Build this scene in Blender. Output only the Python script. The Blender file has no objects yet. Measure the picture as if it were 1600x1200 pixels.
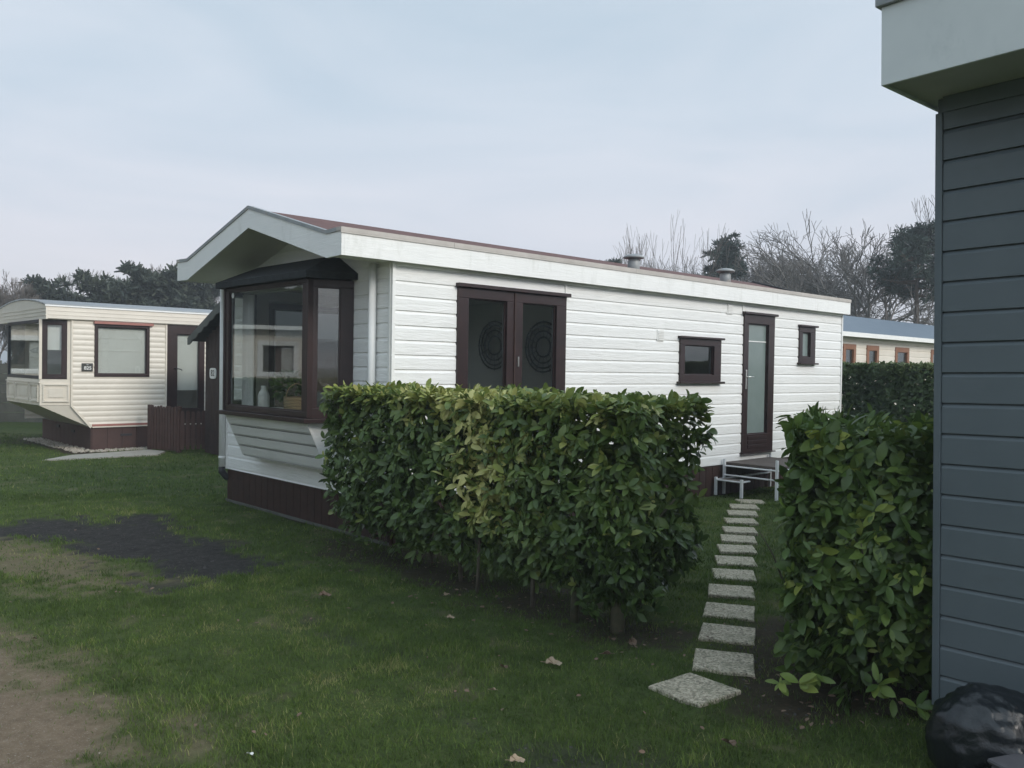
import bpy, bmesh, math, random
import numpy as np
from mathutils import Matrix, Vector
sc = bpy.context.scene
COL = sc.collection
RNG = np.random.default_rng(7)
random.seed(7)

# ------------------------------------------------------------------ camera geometry (f in photo pixels, eye height in m)
FPX, EYE = 1340.0, 1.6
_n = np.array([-.01564, .99971, .01818]); _n /= np.linalg.norm(_n)
_y = np.array([0, 0, 1.]) - _n * _n[2]; _y /= np.linalg.norm(_y)
_x = np.cross(_y, -_n)
RW = np.array([_x, _y, -_n])
def G(px, py, z=0.0):
    """ground point (world) seen along a sight line"""
    d = RW @ np.array([(px - 800) / FPX, (py - 600) / FPX, 1.]); t = (z - EYE) / d[2]
    return np.array([0, 0, EYE]) + t * d

cd = bpy.data.cameras.new('camera'); cam = bpy.data.objects.new('camera', cd); COL.objects.link(cam)
cd.sensor_fit = 'HORIZONTAL'; cd.sensor_width = 36; cd.lens = 36 * FPX / 1600; cd.clip_start = .05; cd.clip_end = 2000
right = RW @ np.array([1., 0, 0]); up = RW @ np.array([0, -1., 0]); back = RW @ np.array([0, 0, -1.])
cam.matrix_world = Matrix(((right[0], up[0], back[0], 0), (right[1], up[1], back[1], 0), (right[2], up[2], back[2], EYE), (0, 0, 0, 1)))
sc.camera = cam
sc.view_settings.view_transform = 'Standard'; sc.view_settings.look = 'None'
sc.view_settings.exposure = 0.78; sc.view_settings.gamma = 1.0
sc.cycles.max_bounces = 8; sc.cycles.transparent_max_bounces = 16; sc.cycles.caustics_reflective = False; sc.cycles.caustics_refractive = False

# ------------------------------------------------------------------ materials
class N:
    def __init__(s, name):
        s.m = bpy.data.materials.new(name); s.m.use_nodes = True; s.t = s.m.node_tree
        s.b = s.t.nodes['Principled BSDF']; s.out = s.t.nodes['Material Output']
    def n(s, typ, **kw):
        x = s.t.nodes.new(typ)
        for k, v in kw.items():
            if k.startswith('i_'): x.inputs[int(k[2:]) if k[2:].isdigit() else k[2:].replace('_', ' ')].default_value = v
            else: setattr(x, k, v)
        return x
    def l(s, a, b): s.t.links.new(a, b)
    def coord(s, scale=(1, 1, 1), obj=True):
        tc = s.n('ShaderNodeTexCoord'); mp = s.n('ShaderNodeMapping'); mp.inputs['Scale'].default_value = scale
        s.l(tc.outputs['Object' if obj else 'Generated'], mp.inputs[0]); return mp.outputs[0]
    def noise(s, scale, detail=4, rough=.6, vec=None, dist=0):
        x = s.n('ShaderNodeTexNoise'); x.inputs['Scale'].default_value = scale; x.inputs['Detail'].default_value = detail
        x.inputs['Roughness'].default_value = rough; x.inputs['Distortion'].default_value = dist
        if vec is not None: s.l(vec, x.inputs['Vector'])
        return x.outputs['Fac']
    def ramp(s, fac, stops):
        r = s.n('ShaderNodeValToRGB'); e = r.color_ramp.elements
        while len(e) < len(stops): e.new(.5)
        for q, (p, c) in zip(e, stops): q.position = p; q.color = (*c, 1) if len(c) == 3 else c
        s.l(fac, r.inputs[0]); return r.outputs[0]
    def mix(s, fac, a, b, typ='MIX'):
        x = s.n('ShaderNodeMix', data_type='RGBA', blend_type=typ)
        for v, i in ((fac, 0), (a, 6), (b, 7)):
            if hasattr(v, 'is_output') or isinstance(v, bpy.types.NodeSocket): s.l(v, x.inputs[i])
            else: x.inputs[i].default_value = v if i == 0 else ((*v, 1) if len(v) == 3 else v)
        return x.outputs[2]
    def bump(s, h, strength=.3, dist=.01):
        b = s.n('ShaderNodeBump'); b.inputs['Strength'].default_value = strength; b.inputs['Distance'].default_value = dist
        s.l(h, b.inputs['Height']); s.l(b.outputs[0], s.b.inputs['Normal']); return b
    def col(s, c): 
        if isinstance(c, bpy.types.NodeSocket): s.l(c, s.b.inputs['Base Color'])
        else: s.b.inputs['Base Color'].default_value = (*c, 1)

def mat_paint(name, c1, c2, rough=.5, nscale=3, bump=0, bscale=(1, 1, 1), bn=30, dirt=None, bdist=.004):
    k = N(name); v = k.coord()
    k.b.inputs['Roughness'].default_value = rough
    c = k.ramp(k.noise(nscale, 5, .65, v), [(.3, c1), (.7, c2)])
    if dirt:
        f = k.ramp(k.noise(dirt[1], 6, .75, k.coord(dirt[2] if len(dirt) > 2 else (1, 1, 1))), [(.55, (0, 0, 0)), (.8, (1, 1, 1))])
        mulf = k.n('ShaderNodeMath', operation='MULTIPLY'); k.l(f, mulf.inputs[0]); mulf.inputs[1].default_value = dirt[3] if len(dirt) > 3 else .5
        c = k.mix(mulf.outputs[0], c, dirt[0])
    k.col(c)
    if bump: k.bump(k.noise(bn, 6, .6, k.coord(bscale), dist=.6), bump, bdist)
    return k.m

M = {}
M['white_board'] = mat_paint('white_embossed_board', (.80, .80, .785), (.87, .87, .85), .38, 1.2, .65, (.14, .14, 1), 34, ((.42, .44, .39), 4, (.6, .6, 1.6), .28), .010)
M['white_trim'] = mat_paint('white_painted_trim', (.80, .80, .78), (.87, .865, .84), .42, 2, .5, (.1, .1, 1), 50, ((.46, .46, .40), 3.5, (1, 1, .35), .5), .006)
M['off_trim'] = mat_paint('weathered_roof_trim', (.42, .385, .35), (.52, .48, .44), .5, 6, .15)
M['soffit'] = mat_paint('soffit_white', (.72, .71, .67), (.80, .79, .75), .6, 2)
M['pipe'] = mat_paint('white_plastic', (.76, .77, .76), (.82, .82, .80), .35, 3, 0, (1, 1, 1), 30, ((.45, .46, .42), 8, (3, 3, .4), .5))
M['mahog'] = mat_paint('dark_brown_wood', (.018, .009, .009), (.032, .014, .014), .42, 6, .2, (8, 8, .6), 20)
M['skirt'] = mat_paint('dark_brown_skirting', (.026, .011, .008), (.044, .019, .014), .7, 8, .4, (6, 6, .6), 14)
M['skirt2'] = mat_paint('brown_skirting', (.06, .032, .028), (.08, .042, .036), .7, 5, .3, (6, 6, .6), 14)
M['felt'] = mat_paint('dark_mossy_felt', (.013, .016, .018), (.03, .034, .036), .95, 14, .8, (1, 1, 1), 60)
M['redroof'] = mat_paint('red_brown_roofing', (.095, .048, .044), (.15, .075, .065), .85, 9, .5, (1, 1, 1), 90, ((.09, .09, .08), 3))
M['blackedge'] = mat_paint('black_edge', (.02, .022, .025), (.03, .03, .035), .6)
M['zinc'] = mat_paint('weathered_zinc', (.22, .24, .25), (.34, .35, .35), .45, 7, .1, (1, 1, 1), 30, ((.42, .30, .2), 9, (1, 1, 1), .6))
M['cream'] = mat_paint('cream_metal_cladding', (.68, .625, .54), (.76, .705, .62), .45, 1.5, .12, (.3, .3, 1), 20, ((.42, .37, .30), 5, (1, 1, 4), .5))
M['cream2'] = mat_paint('cream_trim', (.66, .60, .51), (.74, .68, .59), .45, 3)
M['creamroof'] = mat_paint('pale_metal_roof', (.30, .32, .33), (.36, .37, .38), .4, 4)
M['redtrim'] = mat_paint('faded_red_trim', (.30, .12, .10), (.38, .17, .14), .6, 5)
M['grey_board'] = mat_paint('slate_grey_board', (.098, .122, .136), (.125, .150, .163), .5, 1.5, .12, (.3, .3, 1), 40, ((.10, .11, .11), 6, (1, 1, 3), .5))
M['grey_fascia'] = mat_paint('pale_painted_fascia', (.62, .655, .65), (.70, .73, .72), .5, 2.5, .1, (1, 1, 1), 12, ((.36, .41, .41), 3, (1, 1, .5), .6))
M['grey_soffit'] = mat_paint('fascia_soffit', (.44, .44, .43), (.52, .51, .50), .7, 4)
M['blueroof'] = mat_paint('blue_grey_roof', (.09, .125, .165), (.12, .155, .195), .5, 4)
M['orange_wood'] = mat_paint('orange_brown_frame', (.20, .085, .04), (.27, .12, .06), .5, 8)
M['rustdark'] = mat_paint('dark_stained_timber', (.022, .013, .012), (.04, .022, .018), .75, 6, .5, (8, 8, .5), 12)
M['picket'] = mat_paint('brown_picket_paint', (.05, .026, .022), (.085, .042, .034), .7, 6, .4, (8, 8, .5), 14)
M['fence'] = mat_paint('weathered_grey_board', (.075, .08, .072), (.12, .125, .11), .85, 4, .5, (.5, .5, 6), 12)
M['white_metal'] = mat_paint('white_steel', (.66, .67, .69), (.74, .75, .76), .4, 5)
M['tread'] = mat_paint('grey_brown_tread', (.07, .055, .048), (.11, .09, .078), .8, 9, .3)
M['steel'] = N('brushed_steel').m; M['steel'].node_tree.nodes['Principled BSDF'].inputs['Base Color'].default_value = (.75, .74, .7, 1)
M['steel'].node_tree.nodes['Principled BSDF'].inputs['Metallic'].default_value = .9; M['steel'].node_tree.nodes['Principled BSDF'].inputs['Roughness'].default_value = .3
M['ceramic'] = mat_paint('white_ceramic', (.70, .70, .68), (.76, .76, .74), .3, 4)
M['chair'] = mat_paint('grey_moulded_seat', (.40, .40, .38), (.46, .46, .44), .5, 4)
M['wicker'] = N('wicker'); _k = M['wicker']
_w = _k.n('ShaderNodeTexWave', wave_type='BANDS', bands_direction='Z'); _w.inputs['Scale'].default_value = 22; _w.inputs['Distortion'].default_value = 3; _k.l(_k.coord(), _w.inputs[0])
_k.col(_k.ramp(_w.outputs['Fac'], [(.2, (.12, .07, .035)), (.7, (.50, .36, .21))])); _k.bump(_w.outputs['Fac'], .8, .01); M['wicker'] = _k.m
M['room'] = mat_paint('interior_wall', (.56, .56, .53), (.62, .61, .58), .8, 2)
M['roomfloor'] = mat_paint('interior_floor', (.12, .10, .08), (.17, .14, .11), .6, 4)
M['curtain'] = mat_paint('sheer_white_cloth', (.66, .67, .66), (.74, .74, .73), .9, 5)
M['blind'] = mat_paint('pale_blind', (.70, .71, .68), (.77, .78, .75), .7, 2)
M['frosted'] = mat_paint('frosted_glass', (.17, .215, .205), (.20, .245, .235), .22, 3, .1, (1, 1, 1), 200)
M['darkplaque'] = mat_paint('dark_plaque', (.03, .03, .03), (.05, .05, .045), .5, 5)
M['lettering'] = mat_paint('white_lettering', (.7, .7, .68), (.75, .75, .73), .5, 5)
M['plum'] = mat_paint('dark_woven_disc', (.05, .05, .052), (.10, .098, .095), .9, 20)
_k = N('glossy_black_plastic'); _v = _k.n('ShaderNodeTexVoronoi'); _v.inputs['Scale'].default_value = 17; _k.l(_k.coord(), _v.inputs[0])
_k.col((.012, .015, .018)); _k.b.inputs['Roughness'].default_value = .16; _k.bump(_k.noise(25, 6, .6, _k.coord(), .6), .5, .01); M['bag'] = _k.m
M['crate'] = mat_paint('grey_cloth', (.09, .088, .098), (.12, .115, .125), .8, 6)
M['bark'] = mat_paint('bark', (.06, .05, .038), (.13, .115, .085), .9, 12, .6, (3, 3, 1), 25)
M['greenbark'] = mat_paint('green_stained_bark', (.045, .05, .028), (.11, .10, .06), .9, 14, .6, (3, 3, 1), 25)
M['twig'] = mat_paint('grey_twigs', (.10, .093, .086), (.16, .15, .14), .9, 3)
M['twig2'] = mat_paint('brown_twigs', (.12, .10, .085), (.19, .165, .145), .9, 3)
M['pinebark'] = mat_paint('pine_bark', (.06, .045, .035), (.10, .075, .06), .9, 3)
M['leaflitter'] = mat_paint('dry_oak_leaf', (.10, .065, .042), (.20, .135, .095), .8, 30)
M['pale_leaf'] = mat_paint('pale_dry_leaf', (.24, .18, .12), (.34, .265, .19), .8, 30)

def mat_stone():
    k = N('exposed_aggregate_tile'); v = k.coord()
    vo = k.n('ShaderNodeTexVoronoi'); vo.inputs['Scale'].default_value = 95; k.l(v, vo.inputs[0])
    c = k.mix(.55, k.ramp(vo.outputs['Color'], [(.1, (.10, .095, .075)), (.45, (.39, .34, .25)), (.9, (.64, .57, .44))]), k.ramp(k.noise(60, 3, .7, v), [(.40, (.13, .115, .08)), (.60, (.62, .55, .42))]))
    c = k.mix(k.ramp(k.noise(9, 5, .75, v), [(.5, (0, 0, 0)), (.72, (.75, .75, .75))]), c, (.10, .115, .065))
    k.col(c); k.b.inputs['Roughness'].default_value = .9
    k.bump(vo.outputs['Distance'], .7, .004); return k.m
M['stone'] = mat_stone()
M['concrete'] = mat_paint('pale_concrete', (.27, .26, .23), (.38, .36, .32), .9, 12, .4, (1, 1, 1), 60, ((.12, .12, .08), 5))
M['pebble'] = mat_paint('pebbles', (.25, .22, .18), (.45, .41, .35), .9, 15)

def mat_attr(name, stops, rough=.5, trans=.25, spec=.4, nscale=9):
    """leaf / blade: colour by a per-leaf value"""
    k = N(name); a = k.n('ShaderNodeAttribute', attribute_name='tone')
    c = k.ramp(a.outputs['Fac'], stops)
    c = k.mix(.35, c, k.ramp(k.noise(nscale, 3, .6, k.coord()), [(.3, (.25, .25, .25)), (.7, (.75, .75, .75))]), 'OVERLAY')
    k.col(c); k.b.inputs['Roughness'].default_value = rough; k.b.inputs['Specular IOR Level'].default_value = spec * 1.0
    if trans:
        tr = k.n('ShaderNodeBsdfTranslucent'); k.l(c, tr.inputs[0]); mx = k.n('ShaderNodeMixShader'); mx.inputs[0].default_value = trans
        k.l(k.b.outputs[0], mx.inputs[1]); k.l(tr.outputs[0], mx.inputs[2]); k.l(mx.outputs[0], k.out.inputs[0])
    return k.m
M['laurel'] = mat_attr('laurel_leaf', [(0, (.040, .070, .022)), (.35, (.090, .148, .038)), (.60, (.150, .205, .050)), (.78, (.29, .32, .08)), (1, (.56, .54, .21))], .36, .22)
M['laurel2'] = mat_attr('laurel_leaf_fresh', [(0, (.040, .070, .022)), (.35, (.084, .142, .034)), (.62, (.155, .22, .046)), (.8, (.25, .31, .065)), (1, (.40, .44, .11))], .42, .25)
M['farhedge'] = mat_attr('hedge_leaf', [(0, (.026, .048, .024)), (.6, (.075, .12, .04)), (1, (.16, .19, .065))], .5, .2)
M['needle'] = mat_attr('pine_needles', [(0, (.020, .036, .032)), (1, (.050, .080, .062))], .7, .1)
M['needle2'] = mat_attr('evergreen_leaf', [(0, (.030, .044, .036)), (1, (.075, .088, .058))], .7, .1)
M['blade'] = mat_attr('grass_blade', [(0, (.052, .084, .022)), (.5, (.100, .158, .036)), (.8, (.150, .205, .050)), (1, (.30, .29, .13))], .7, .3, .2)

def mat_glass(name, tint=(.75, .8, .78), refl=1.0):
    k = N(name); k.t.nodes.remove(k.b)
    t = k.n('ShaderNodeBsdfTransparent'); t.inputs[0].default_value = (*tint, 1)
    g = k.n('ShaderNodeBsdfGlossy'); g.inputs['Roughness'].default_value = .012; g.inputs[0].default_value = (.9, .93, .93, 1)
    ge = k.n('ShaderNodeNewGeometry'); dp = k.n('ShaderNodeVectorMath', operation='DOT_PRODUCT'); k.l(ge.outputs['Incoming'], dp.inputs[0]); k.l(ge.outputs['Normal'], dp.inputs[1])
    ab = k.n('ShaderNodeMath', operation='ABSOLUTE'); k.l(dp.outputs['Value'], ab.inputs[0]); om = k.n('ShaderNodeMath', operation='SUBTRACT'); om.inputs[0].default_value = 1; k.l(ab.outputs[0], om.inputs[1])
    pw = k.n('ShaderNodeMath', operation='POWER'); k.l(om.outputs[0], pw.inputs[0]); pw.inputs[1].default_value = 4.5
    mu = k.n('ShaderNodeMath', operation='MULTIPLY_ADD', use_clamp=True); k.l(pw.outputs[0], mu.inputs[0]); mu.inputs[1].default_value = 1 - refl; mu.inputs[2].default_value = refl
    mx = k.n('ShaderNodeMixShader'); k.l(mu.outputs[0], mx.inputs[0]); k.l(t.outputs[0], mx.inputs[1]); k.l(g.outputs[0], mx.inputs[2]); k.l(mx.outputs[0], k.out.inputs[0])
    return k.m
M['glass'] = mat_glass('window_glass', (.915, .925, .915), .062)

def mat_ground():
    k = N('lawn_ground'); v = k.coord()
    A = lambda nm: k.n('ShaderNodeAttribute', attribute_name=nm).outputs['Fac']
    g = k.ramp(k.noise(7, 8, .75, v), [(.28, (.036, .052, .017)), (.5, (.066, .098, .028)), (.72, (.105, .130, .042))])
    g = k.mix(k.ramp(k.noise(60, 4, .7, v), [(.45, (0, 0, 0)), (.7, (.6, .6, .6))]), g, (.035, .030, .018))
    d = k.ramp(k.noise(18, 8, .8, v), [(.25, (.125, .092, .062)), (.5, (.20, .152, .105)), (.75, (.27, .215, .155))])
    d = k.mix(k.ramp(k.noise(150, 2, .6, v), [(.60, (0, 0, 0)), (.70, (.8, .8, .8))]), d, (.36, .32, .27))
    b = k.ramp(k.noise(11, 10, .85, v, 1.0), [(.3, (.012, .012, .012)), (.5, (.034, .033, .032)), (.75, (.080, .074, .068))])
    hs = k.ramp(k.noise(30, 8, .8, v), [(.3, (.022, .018, .012)), (.55, (.045, .034, .024)), (.8, (.10, .072, .05))])
    c = k.mix(A('dirt'), g, d); c = k.mix(A('hedgesoil'), c, hs); c = k.mix(A('black'), c, b)
    k.col(c); k.b.inputs['Roughness'].default_value = .95; k.b.inputs['Specular IOR Level'].default_value = .15
    k.bump(k.noise(45, 8, .8, v), .8, .02); return k.m
M['ground'] = mat_ground()

# ------------------------------------------------------------------ mesh builders
class MB:
    def __init__(s): s.v = []; s.f = []; s.sm = False
    def add(s, vs, fs):
        o = len(s.v); s.v += [tuple(map(float, p)) for p in vs]; s.f += [tuple(o + i for i in f) for f in fs]; return s
    def box(s, a, b):
        (x0, y0, z0), (x1, y1, z1) = a, b
        return s.add([(x0, y0, z0), (x1, y0, z0), (x1, y1, z0), (x0, y1, z0), (x0, y0, z1), (x1, y0, z1), (x1, y1, z1), (x0, y1, z1)],
                     [(0, 3, 2, 1), (4, 5, 6, 7), (0, 1, 5, 4), (1, 2, 6, 5), (2, 3, 7, 6), (3, 0, 4, 7)])
    def prism(s, poly, h):
        """poly: list of 3-D points, h: 3-D extrusion vector"""
        n = len(poly); h = np.array(h); p = [np.array(q, float) for q in poly]
        s.add(p + [q + h for q in p], [tuple(range(n))[::-1], tuple(range(n, 2 * n))] + [(i, (i + 1) % n, n + (i + 1) % n, n + i) for i in range(n)]); return s
    def tube(s, pts, r, n=8, cap=True):
        pts = [np.array(p, float) for p in pts]; rs = r if hasattr(r, '__len__') else [r] * len(pts)
        o = len(s.v); prev = None
        for i, p in enumerate(pts):
            t = pts[min(i + 1, len(pts) - 1)] - pts[max(i - 1, 0)]; t /= (np.linalg.norm(t) + 1e-9)
            a = prev if prev is not None else (np.array([1, 0, 0.]) if abs(t[0]) < .9 else np.array([0, 1., 0]))
            a = a - t * a.dot(t); a /= np.linalg.norm(a); prev = a; b = np.cross(t, a)
            for j in range(n):
                w = 2 * math.pi * j / n; s.v.append(tuple(p + rs[i] * (a * math.cos(w) + b * math.sin(w))))
        for i in range(len(pts) - 1):
            for j in range(n):
                s.f.append((o + i * n + j, o + i * n + (j + 1) % n, o + (i + 1) * n + (j + 1) % n, o + (i + 1) * n + j))
        if cap: s.f.append(tuple(o + j for j in range(n))[::-1]); s.f.append(tuple(o + (len(pts) - 1) * n + j for j in range(n)))
        return s
    def lathe(s, prof, c=(0, 0, 0), n=24, caps=True):
        o = len(s.v); k = len(prof)
        for r, z in prof:
            for j in range(n): w = 2 * math.pi * j / n; s.v.append((c[0] + max(r, 1e-4) * math.cos(w), c[1] + max(r, 1e-4) * math.sin(w), c[2] + z))
        for i in range(k - 1):
            for j in range(n): s.f.append((o + i * n + j, o + i * n + (j + 1) % n, o + (i + 1) * n + (j + 1) % n, o + (i + 1) * n + j))
        if caps: s.f.append(tuple(o + j for j in range(n))[::-1]); s.f.append(tuple(o + (k - 1) * n + j for j in range(n)))
        return s
    def build(s, name, m, parent=None, smooth=False, bevel=0):
        me = bpy.data.meshes.new(name); me.from_pydata(s.v, [], s.f); me.update()
        if bevel or True:
            bm = bmesh.new(); bm.from_mesh(me); bmesh.ops.recalc_face_normals(bm, faces=bm.faces)
            bm.to_mesh(me); bm.free()
        me.materials.append(M[m] if isinstance(m, str) else m)
        if smooth: me.polygons.foreach_set('use_smooth', [True] * len(me.polygons))
        o = bpy.data.objects.new(name, me); COL.objects.link(o)
        if parent is not None: o.parent = parent
        if bevel:
            b = o.modifiers.new('bevel', 'BEVEL'); b.width = bevel; b.segments = 2; b.limit_method = 'ANGLE'
        return o
def tag(o, label=None, cat=None, group=None, kind=None):
    if label: o['label'] = label
    if cat: o['category'] = cat
    if group: o['group'] = group
    if kind: o['kind'] = kind
    return o
def thing(name, label, cat, loc=(0, 0, 0), rz=0, group=None):
    o = bpy.data.objects.new(name, None); COL.objects.link(o); o.location = loc; o.rotation_euler = (0, 0, rz); o.empty_display_size = .1
    return tag(o, label, cat, group)
def copy_tree(o, parent=None):
    c = o.copy(); COL.objects.link(c); c.parent = parent
    for ch in list(o.children): copy_tree(ch, c)
    return c
def np_mesh(name, V, Fq, m, tone=None, parent=None, smooth=False):
    """V (n,3), Fq (k, 3 or 4) index array; tone per face"""
    me = bpy.data.meshes.new(name); k = Fq.shape[1]
    me.vertices.add(len(V)); me.vertices.foreach_set('co', V.astype(np.float32).ravel())
    me.loops.add(Fq.size); me.loops.foreach_set('vertex_index', Fq.astype(np.int32).ravel())
    me.polygons.add(len(Fq)); me.polygons.foreach_set('loop_start', np.arange(0, Fq.size, k, dtype=np.int32))
    me.update(calc_edges=True); me.validate()
    if tone is not None:
        a = me.attributes.new('tone', 'FLOAT', 'FACE'); a.data.foreach_set('value', tone.astype(np.float32))
    me.materials.append(M[m])
    if smooth: me.polygons.foreach_set('use_smooth', [True] * len(Fq))
    o = bpy.data.objects.new(name, me); COL.objects.link(o)
    if parent is not None: o.parent = parent
    return o

class Face:
    """a wall plane: s along it, z up, d outward"""
    def __init__(s, P, T, Nn): s.P = np.array(P, float); s.T = np.array(T, float); s.N = np.array(Nn, float)
    def p(s, a, z, d=0): q = s.P + s.T * a + s.N * d; return (q[0], q[1], z)
    def box(s, mb, s0, s1, z0, z1, d0, d1):
        c = [s.p(a, z, d) for z in (z0, z1) for (a, d) in ((s0, d0), (s1, d0), (s1, d1), (s0, d1))]
        mb.add(c, [(0, 3, 2, 1), (4, 5, 6, 7), (0, 1, 5, 4), (1, 2, 6, 5), (2, 3, 7, 6), (3, 0, 4, 7)]); return mb

def ship(p):            # shiplap board, groove at the bottom, bevel at the top
    return [(0, 0.0), (.0, .0), (0, p * .78), (-.011, p * .955), (-.011, p * .985)], p
def siding(face, name, m, parent, s0, s1, z0, z1, phase, pitch, holes=(), profile='ship', top=None, mb=None):
    """clad a wall; holes = (s0, s1, z0, z1); top = function s -> z limit"""
    mb0 = mb or MB()
    pts = []
    k0 = math.floor((z0 - phase) / pitch) - 1; z = phase + k0 * pitch
    while z < z1 + pitch + 1.2:
        if profile == 'ship': pts += [(0, z), (0, z + pitch * .76), (-.012, z + pitch * .95), (-.012, z + pitch * .995)]
        elif profile == 'grey': pts += [(.001, z), (0, z + pitch * .84), (-.010, z + pitch * .955), (-.016, z + pitch * .958), (-.016, z + pitch * .997)]
        else:
            for q in range(6): pts.append((.007 * math.sin(math.pi * q / 5.0) ** .6 if 0 < q < 5 else 0, z + pitch * q / 6))
        z += pitch
    cuts = sorted({s0, s1, *[h[0] for h in holes if s0 < h[0] < s1], *[h[1] for h in holes if s0 < h[1] < s1]})
    if top:
        cuts = sorted(set(cuts) | set(np.arange(s0, s1, .05).tolist()))
    for a, b in zip(cuts[:-1], cuts[1:]):
        mid = (a + b) / 2; zt = top(mid) if top else z1
        iv = [(z0, zt)]
        for h in holes:
            if h[0] <= mid <= h[1]:
                nv = []
                for (p, q) in iv:
                    if h[2] > p: nv.append((p, min(q, h[2])))
                    if h[3] < q: nv.append((max(p, h[3]), q))
                iv = [t for t in nv if t[1] - t[0] > 1e-4]
        for (p, q) in iv:
            cl = []
            for (d0, za), (d1, zb) in zip(pts[:-1], pts[1:]):
                if zb <= p or za >= q: continue
                lo, hi = max(za, p), min(zb, q); L = lambda z: d0 + (d1 - d0) * (z - za) / (zb - za + 1e-9)
                if not cl or abs(cl[-1][0] - L(lo)) > 1e-6 or abs(cl[-1][1] - lo) > 1e-6: cl.append((L(lo), lo))
                cl.append((L(hi), hi))
            o = len(mb0.v)
            for d, z in cl: mb0.v.append(face.p(a, z, d)); mb0.v.append(face.p(b, z, d))
            for i in range(len(cl) - 1): mb0.f.append((o + 2 * i, o + 2 * i + 1, o + 2 * i + 3, o + 2 * i + 2))
    if mb: return
    me = bpy.data.meshes.new(name); me.from_pydata(mb0.v, [], mb0.f); me.update(); me.materials.append(M[m])
    o = bpy.data.objects.new(name, me); COL.objects.link(o); o.parent = parent; return o

def window(face, parent, name, s0, s1, z0, z1, gl, m='mahog', lintel=None, sill=None, reveal=.0, gm='glass', dfr=.02, label=None):
    """outer rect + glass rects gl=[(s0,s1,z0,z1)..]; frame stands dfr proud of the wall"""
    mb = MB(); xs = sorted(gl)
    zb = min(g[2] for g in gl); zt = max(g[3] for g in gl)
    face.box(mb, s0, s1, z0, zb, -.05, dfr); face.box(mb, s0, s1, zt, z1, -.05, dfr)
    prev = s0
    for g in xs:
        face.box(mb, prev, g[0], zb, zt, -.05, dfr); prev = g[1]
    face.box(mb, prev, s1, zb, zt, -.05, dfr)
    if lintel: face.box(mb, lintel[0], lintel[1], z1 + .001, lintel[2], -.03, dfr + .035)
    if sill: face.box(mb, sill[0], sill[1], sill[2], z0 - .001, -.03, dfr + .045)
    fr = mb.build(name, m, parent, bevel=.004)
    if label: fr['label'] = label
    for g in xs:
        p = MB(); face.box(p, g[0] - .005, g[1] + .005, g[2] - .005, g[3] + .005, -.030, -.024); p.build('pane', gm, fr)
        b = MB(); w = .012
        for q in ((g[0], g[1], g[2], g[2] + w), (g[0], g[1], g[3] - w, g[3]), (g[0], g[0] + w, g[2] + w, g[3] - w), (g[1] - w, g[1], g[2] + w, g[3] - w)):
            face.box(b, *q, -.0235, -.010)
        b.build('glazing_bead', m, fr)
        b = MB(); w = .010
        for q in ((g[0], g[1], g[2], g[2] + w), (g[0], g[1], g[3] - w, g[3]), (g[0], g[0] + w, g[2] + w, g[3] - w), (g[1] - w, g[1], g[2] + w, g[3] - w)):
            face.box(b, *q, -.046, -.031)
        b.build('pale_glint_strip', 'zinc', fr)  # pale strip added to imitate the bright reflected line at the pane edge
    return fr

def text(body, size, face, s, z, d, parent, m='lettering', name='number_text'):
    c = bpy.data.curves.new(name, 'FONT'); c.body = body; c.size = size; c.extrude = .001; c.align_x = 'CENTER'; c.align_y = 'CENTER'; c.offset = size * .02
    c.materials.append(M[m]); o = bpy.data.objects.new(name, c); COL.objects.link(o); o.parent = parent
    T = Vector((*face.T, 0)); Nn = Vector((*face.N, 0)); p = face.p(s, z, d)
    # text x must run left-to-right for a viewer outside: x axis = up x normal
    X = Vector((0, 0, 1)).cross(Nn)
    me = bpy.data.meshes.new_from_object(o); bpy.data.objects.remove(o); o = bpy.data.objects.new(name, me); COL.objects.link(o); o.parent = parent
    o.matrix_local = Matrix(((X[0], 0, Nn[0], p[0]), (X[1], 0, Nn[1], p[1]), (X[2], 1, Nn[2], p[2]), (0, 0, 0, 1)))
    return o

# ------------------------------------------------------------------ world and light
SUNDIR = Vector((.80, -.60, math.tan(math.radians(30)))).normalized()
w = bpy.data.worlds.new('World'); sc.world = w; w.use_nodes = True; nt = w.node_tree
bg = nt.nodes['Background']
sky = nt.nodes.new('ShaderNodeTexSky'); sky.sky_type = 'NISHITA'; sky.sun_disc = False
sky.sun_elevation = math.radians(30); sky.sun_rotation = math.atan2(SUNDIR.x, SUNDIR.y); sky.air_density = 1.2; sky.dust_density = 3
tc = nt.nodes.new('ShaderNodeTexCoord'); sep = nt.nodes.new('ShaderNodeSeparateXYZ'); nt.links.new(tc.outputs['Generated'], sep.inputs[0])
rp = nt.nodes.new('ShaderNodeValToRGB'); e = rp.color_ramp.elements
e[0].position = 0; e[0].color = (.590, .590, .625, 1); e[1].position = .62; e[1].color = (.385, .47, .535, 1)
for p, c in ((.12, (.560, .570, .622)), (.28, (.465, .525, .59))):
    q = e.new(p); q.color = (*c, 1)
nt.links.new(sep.outputs[2], rp.inputs[0])
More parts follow.
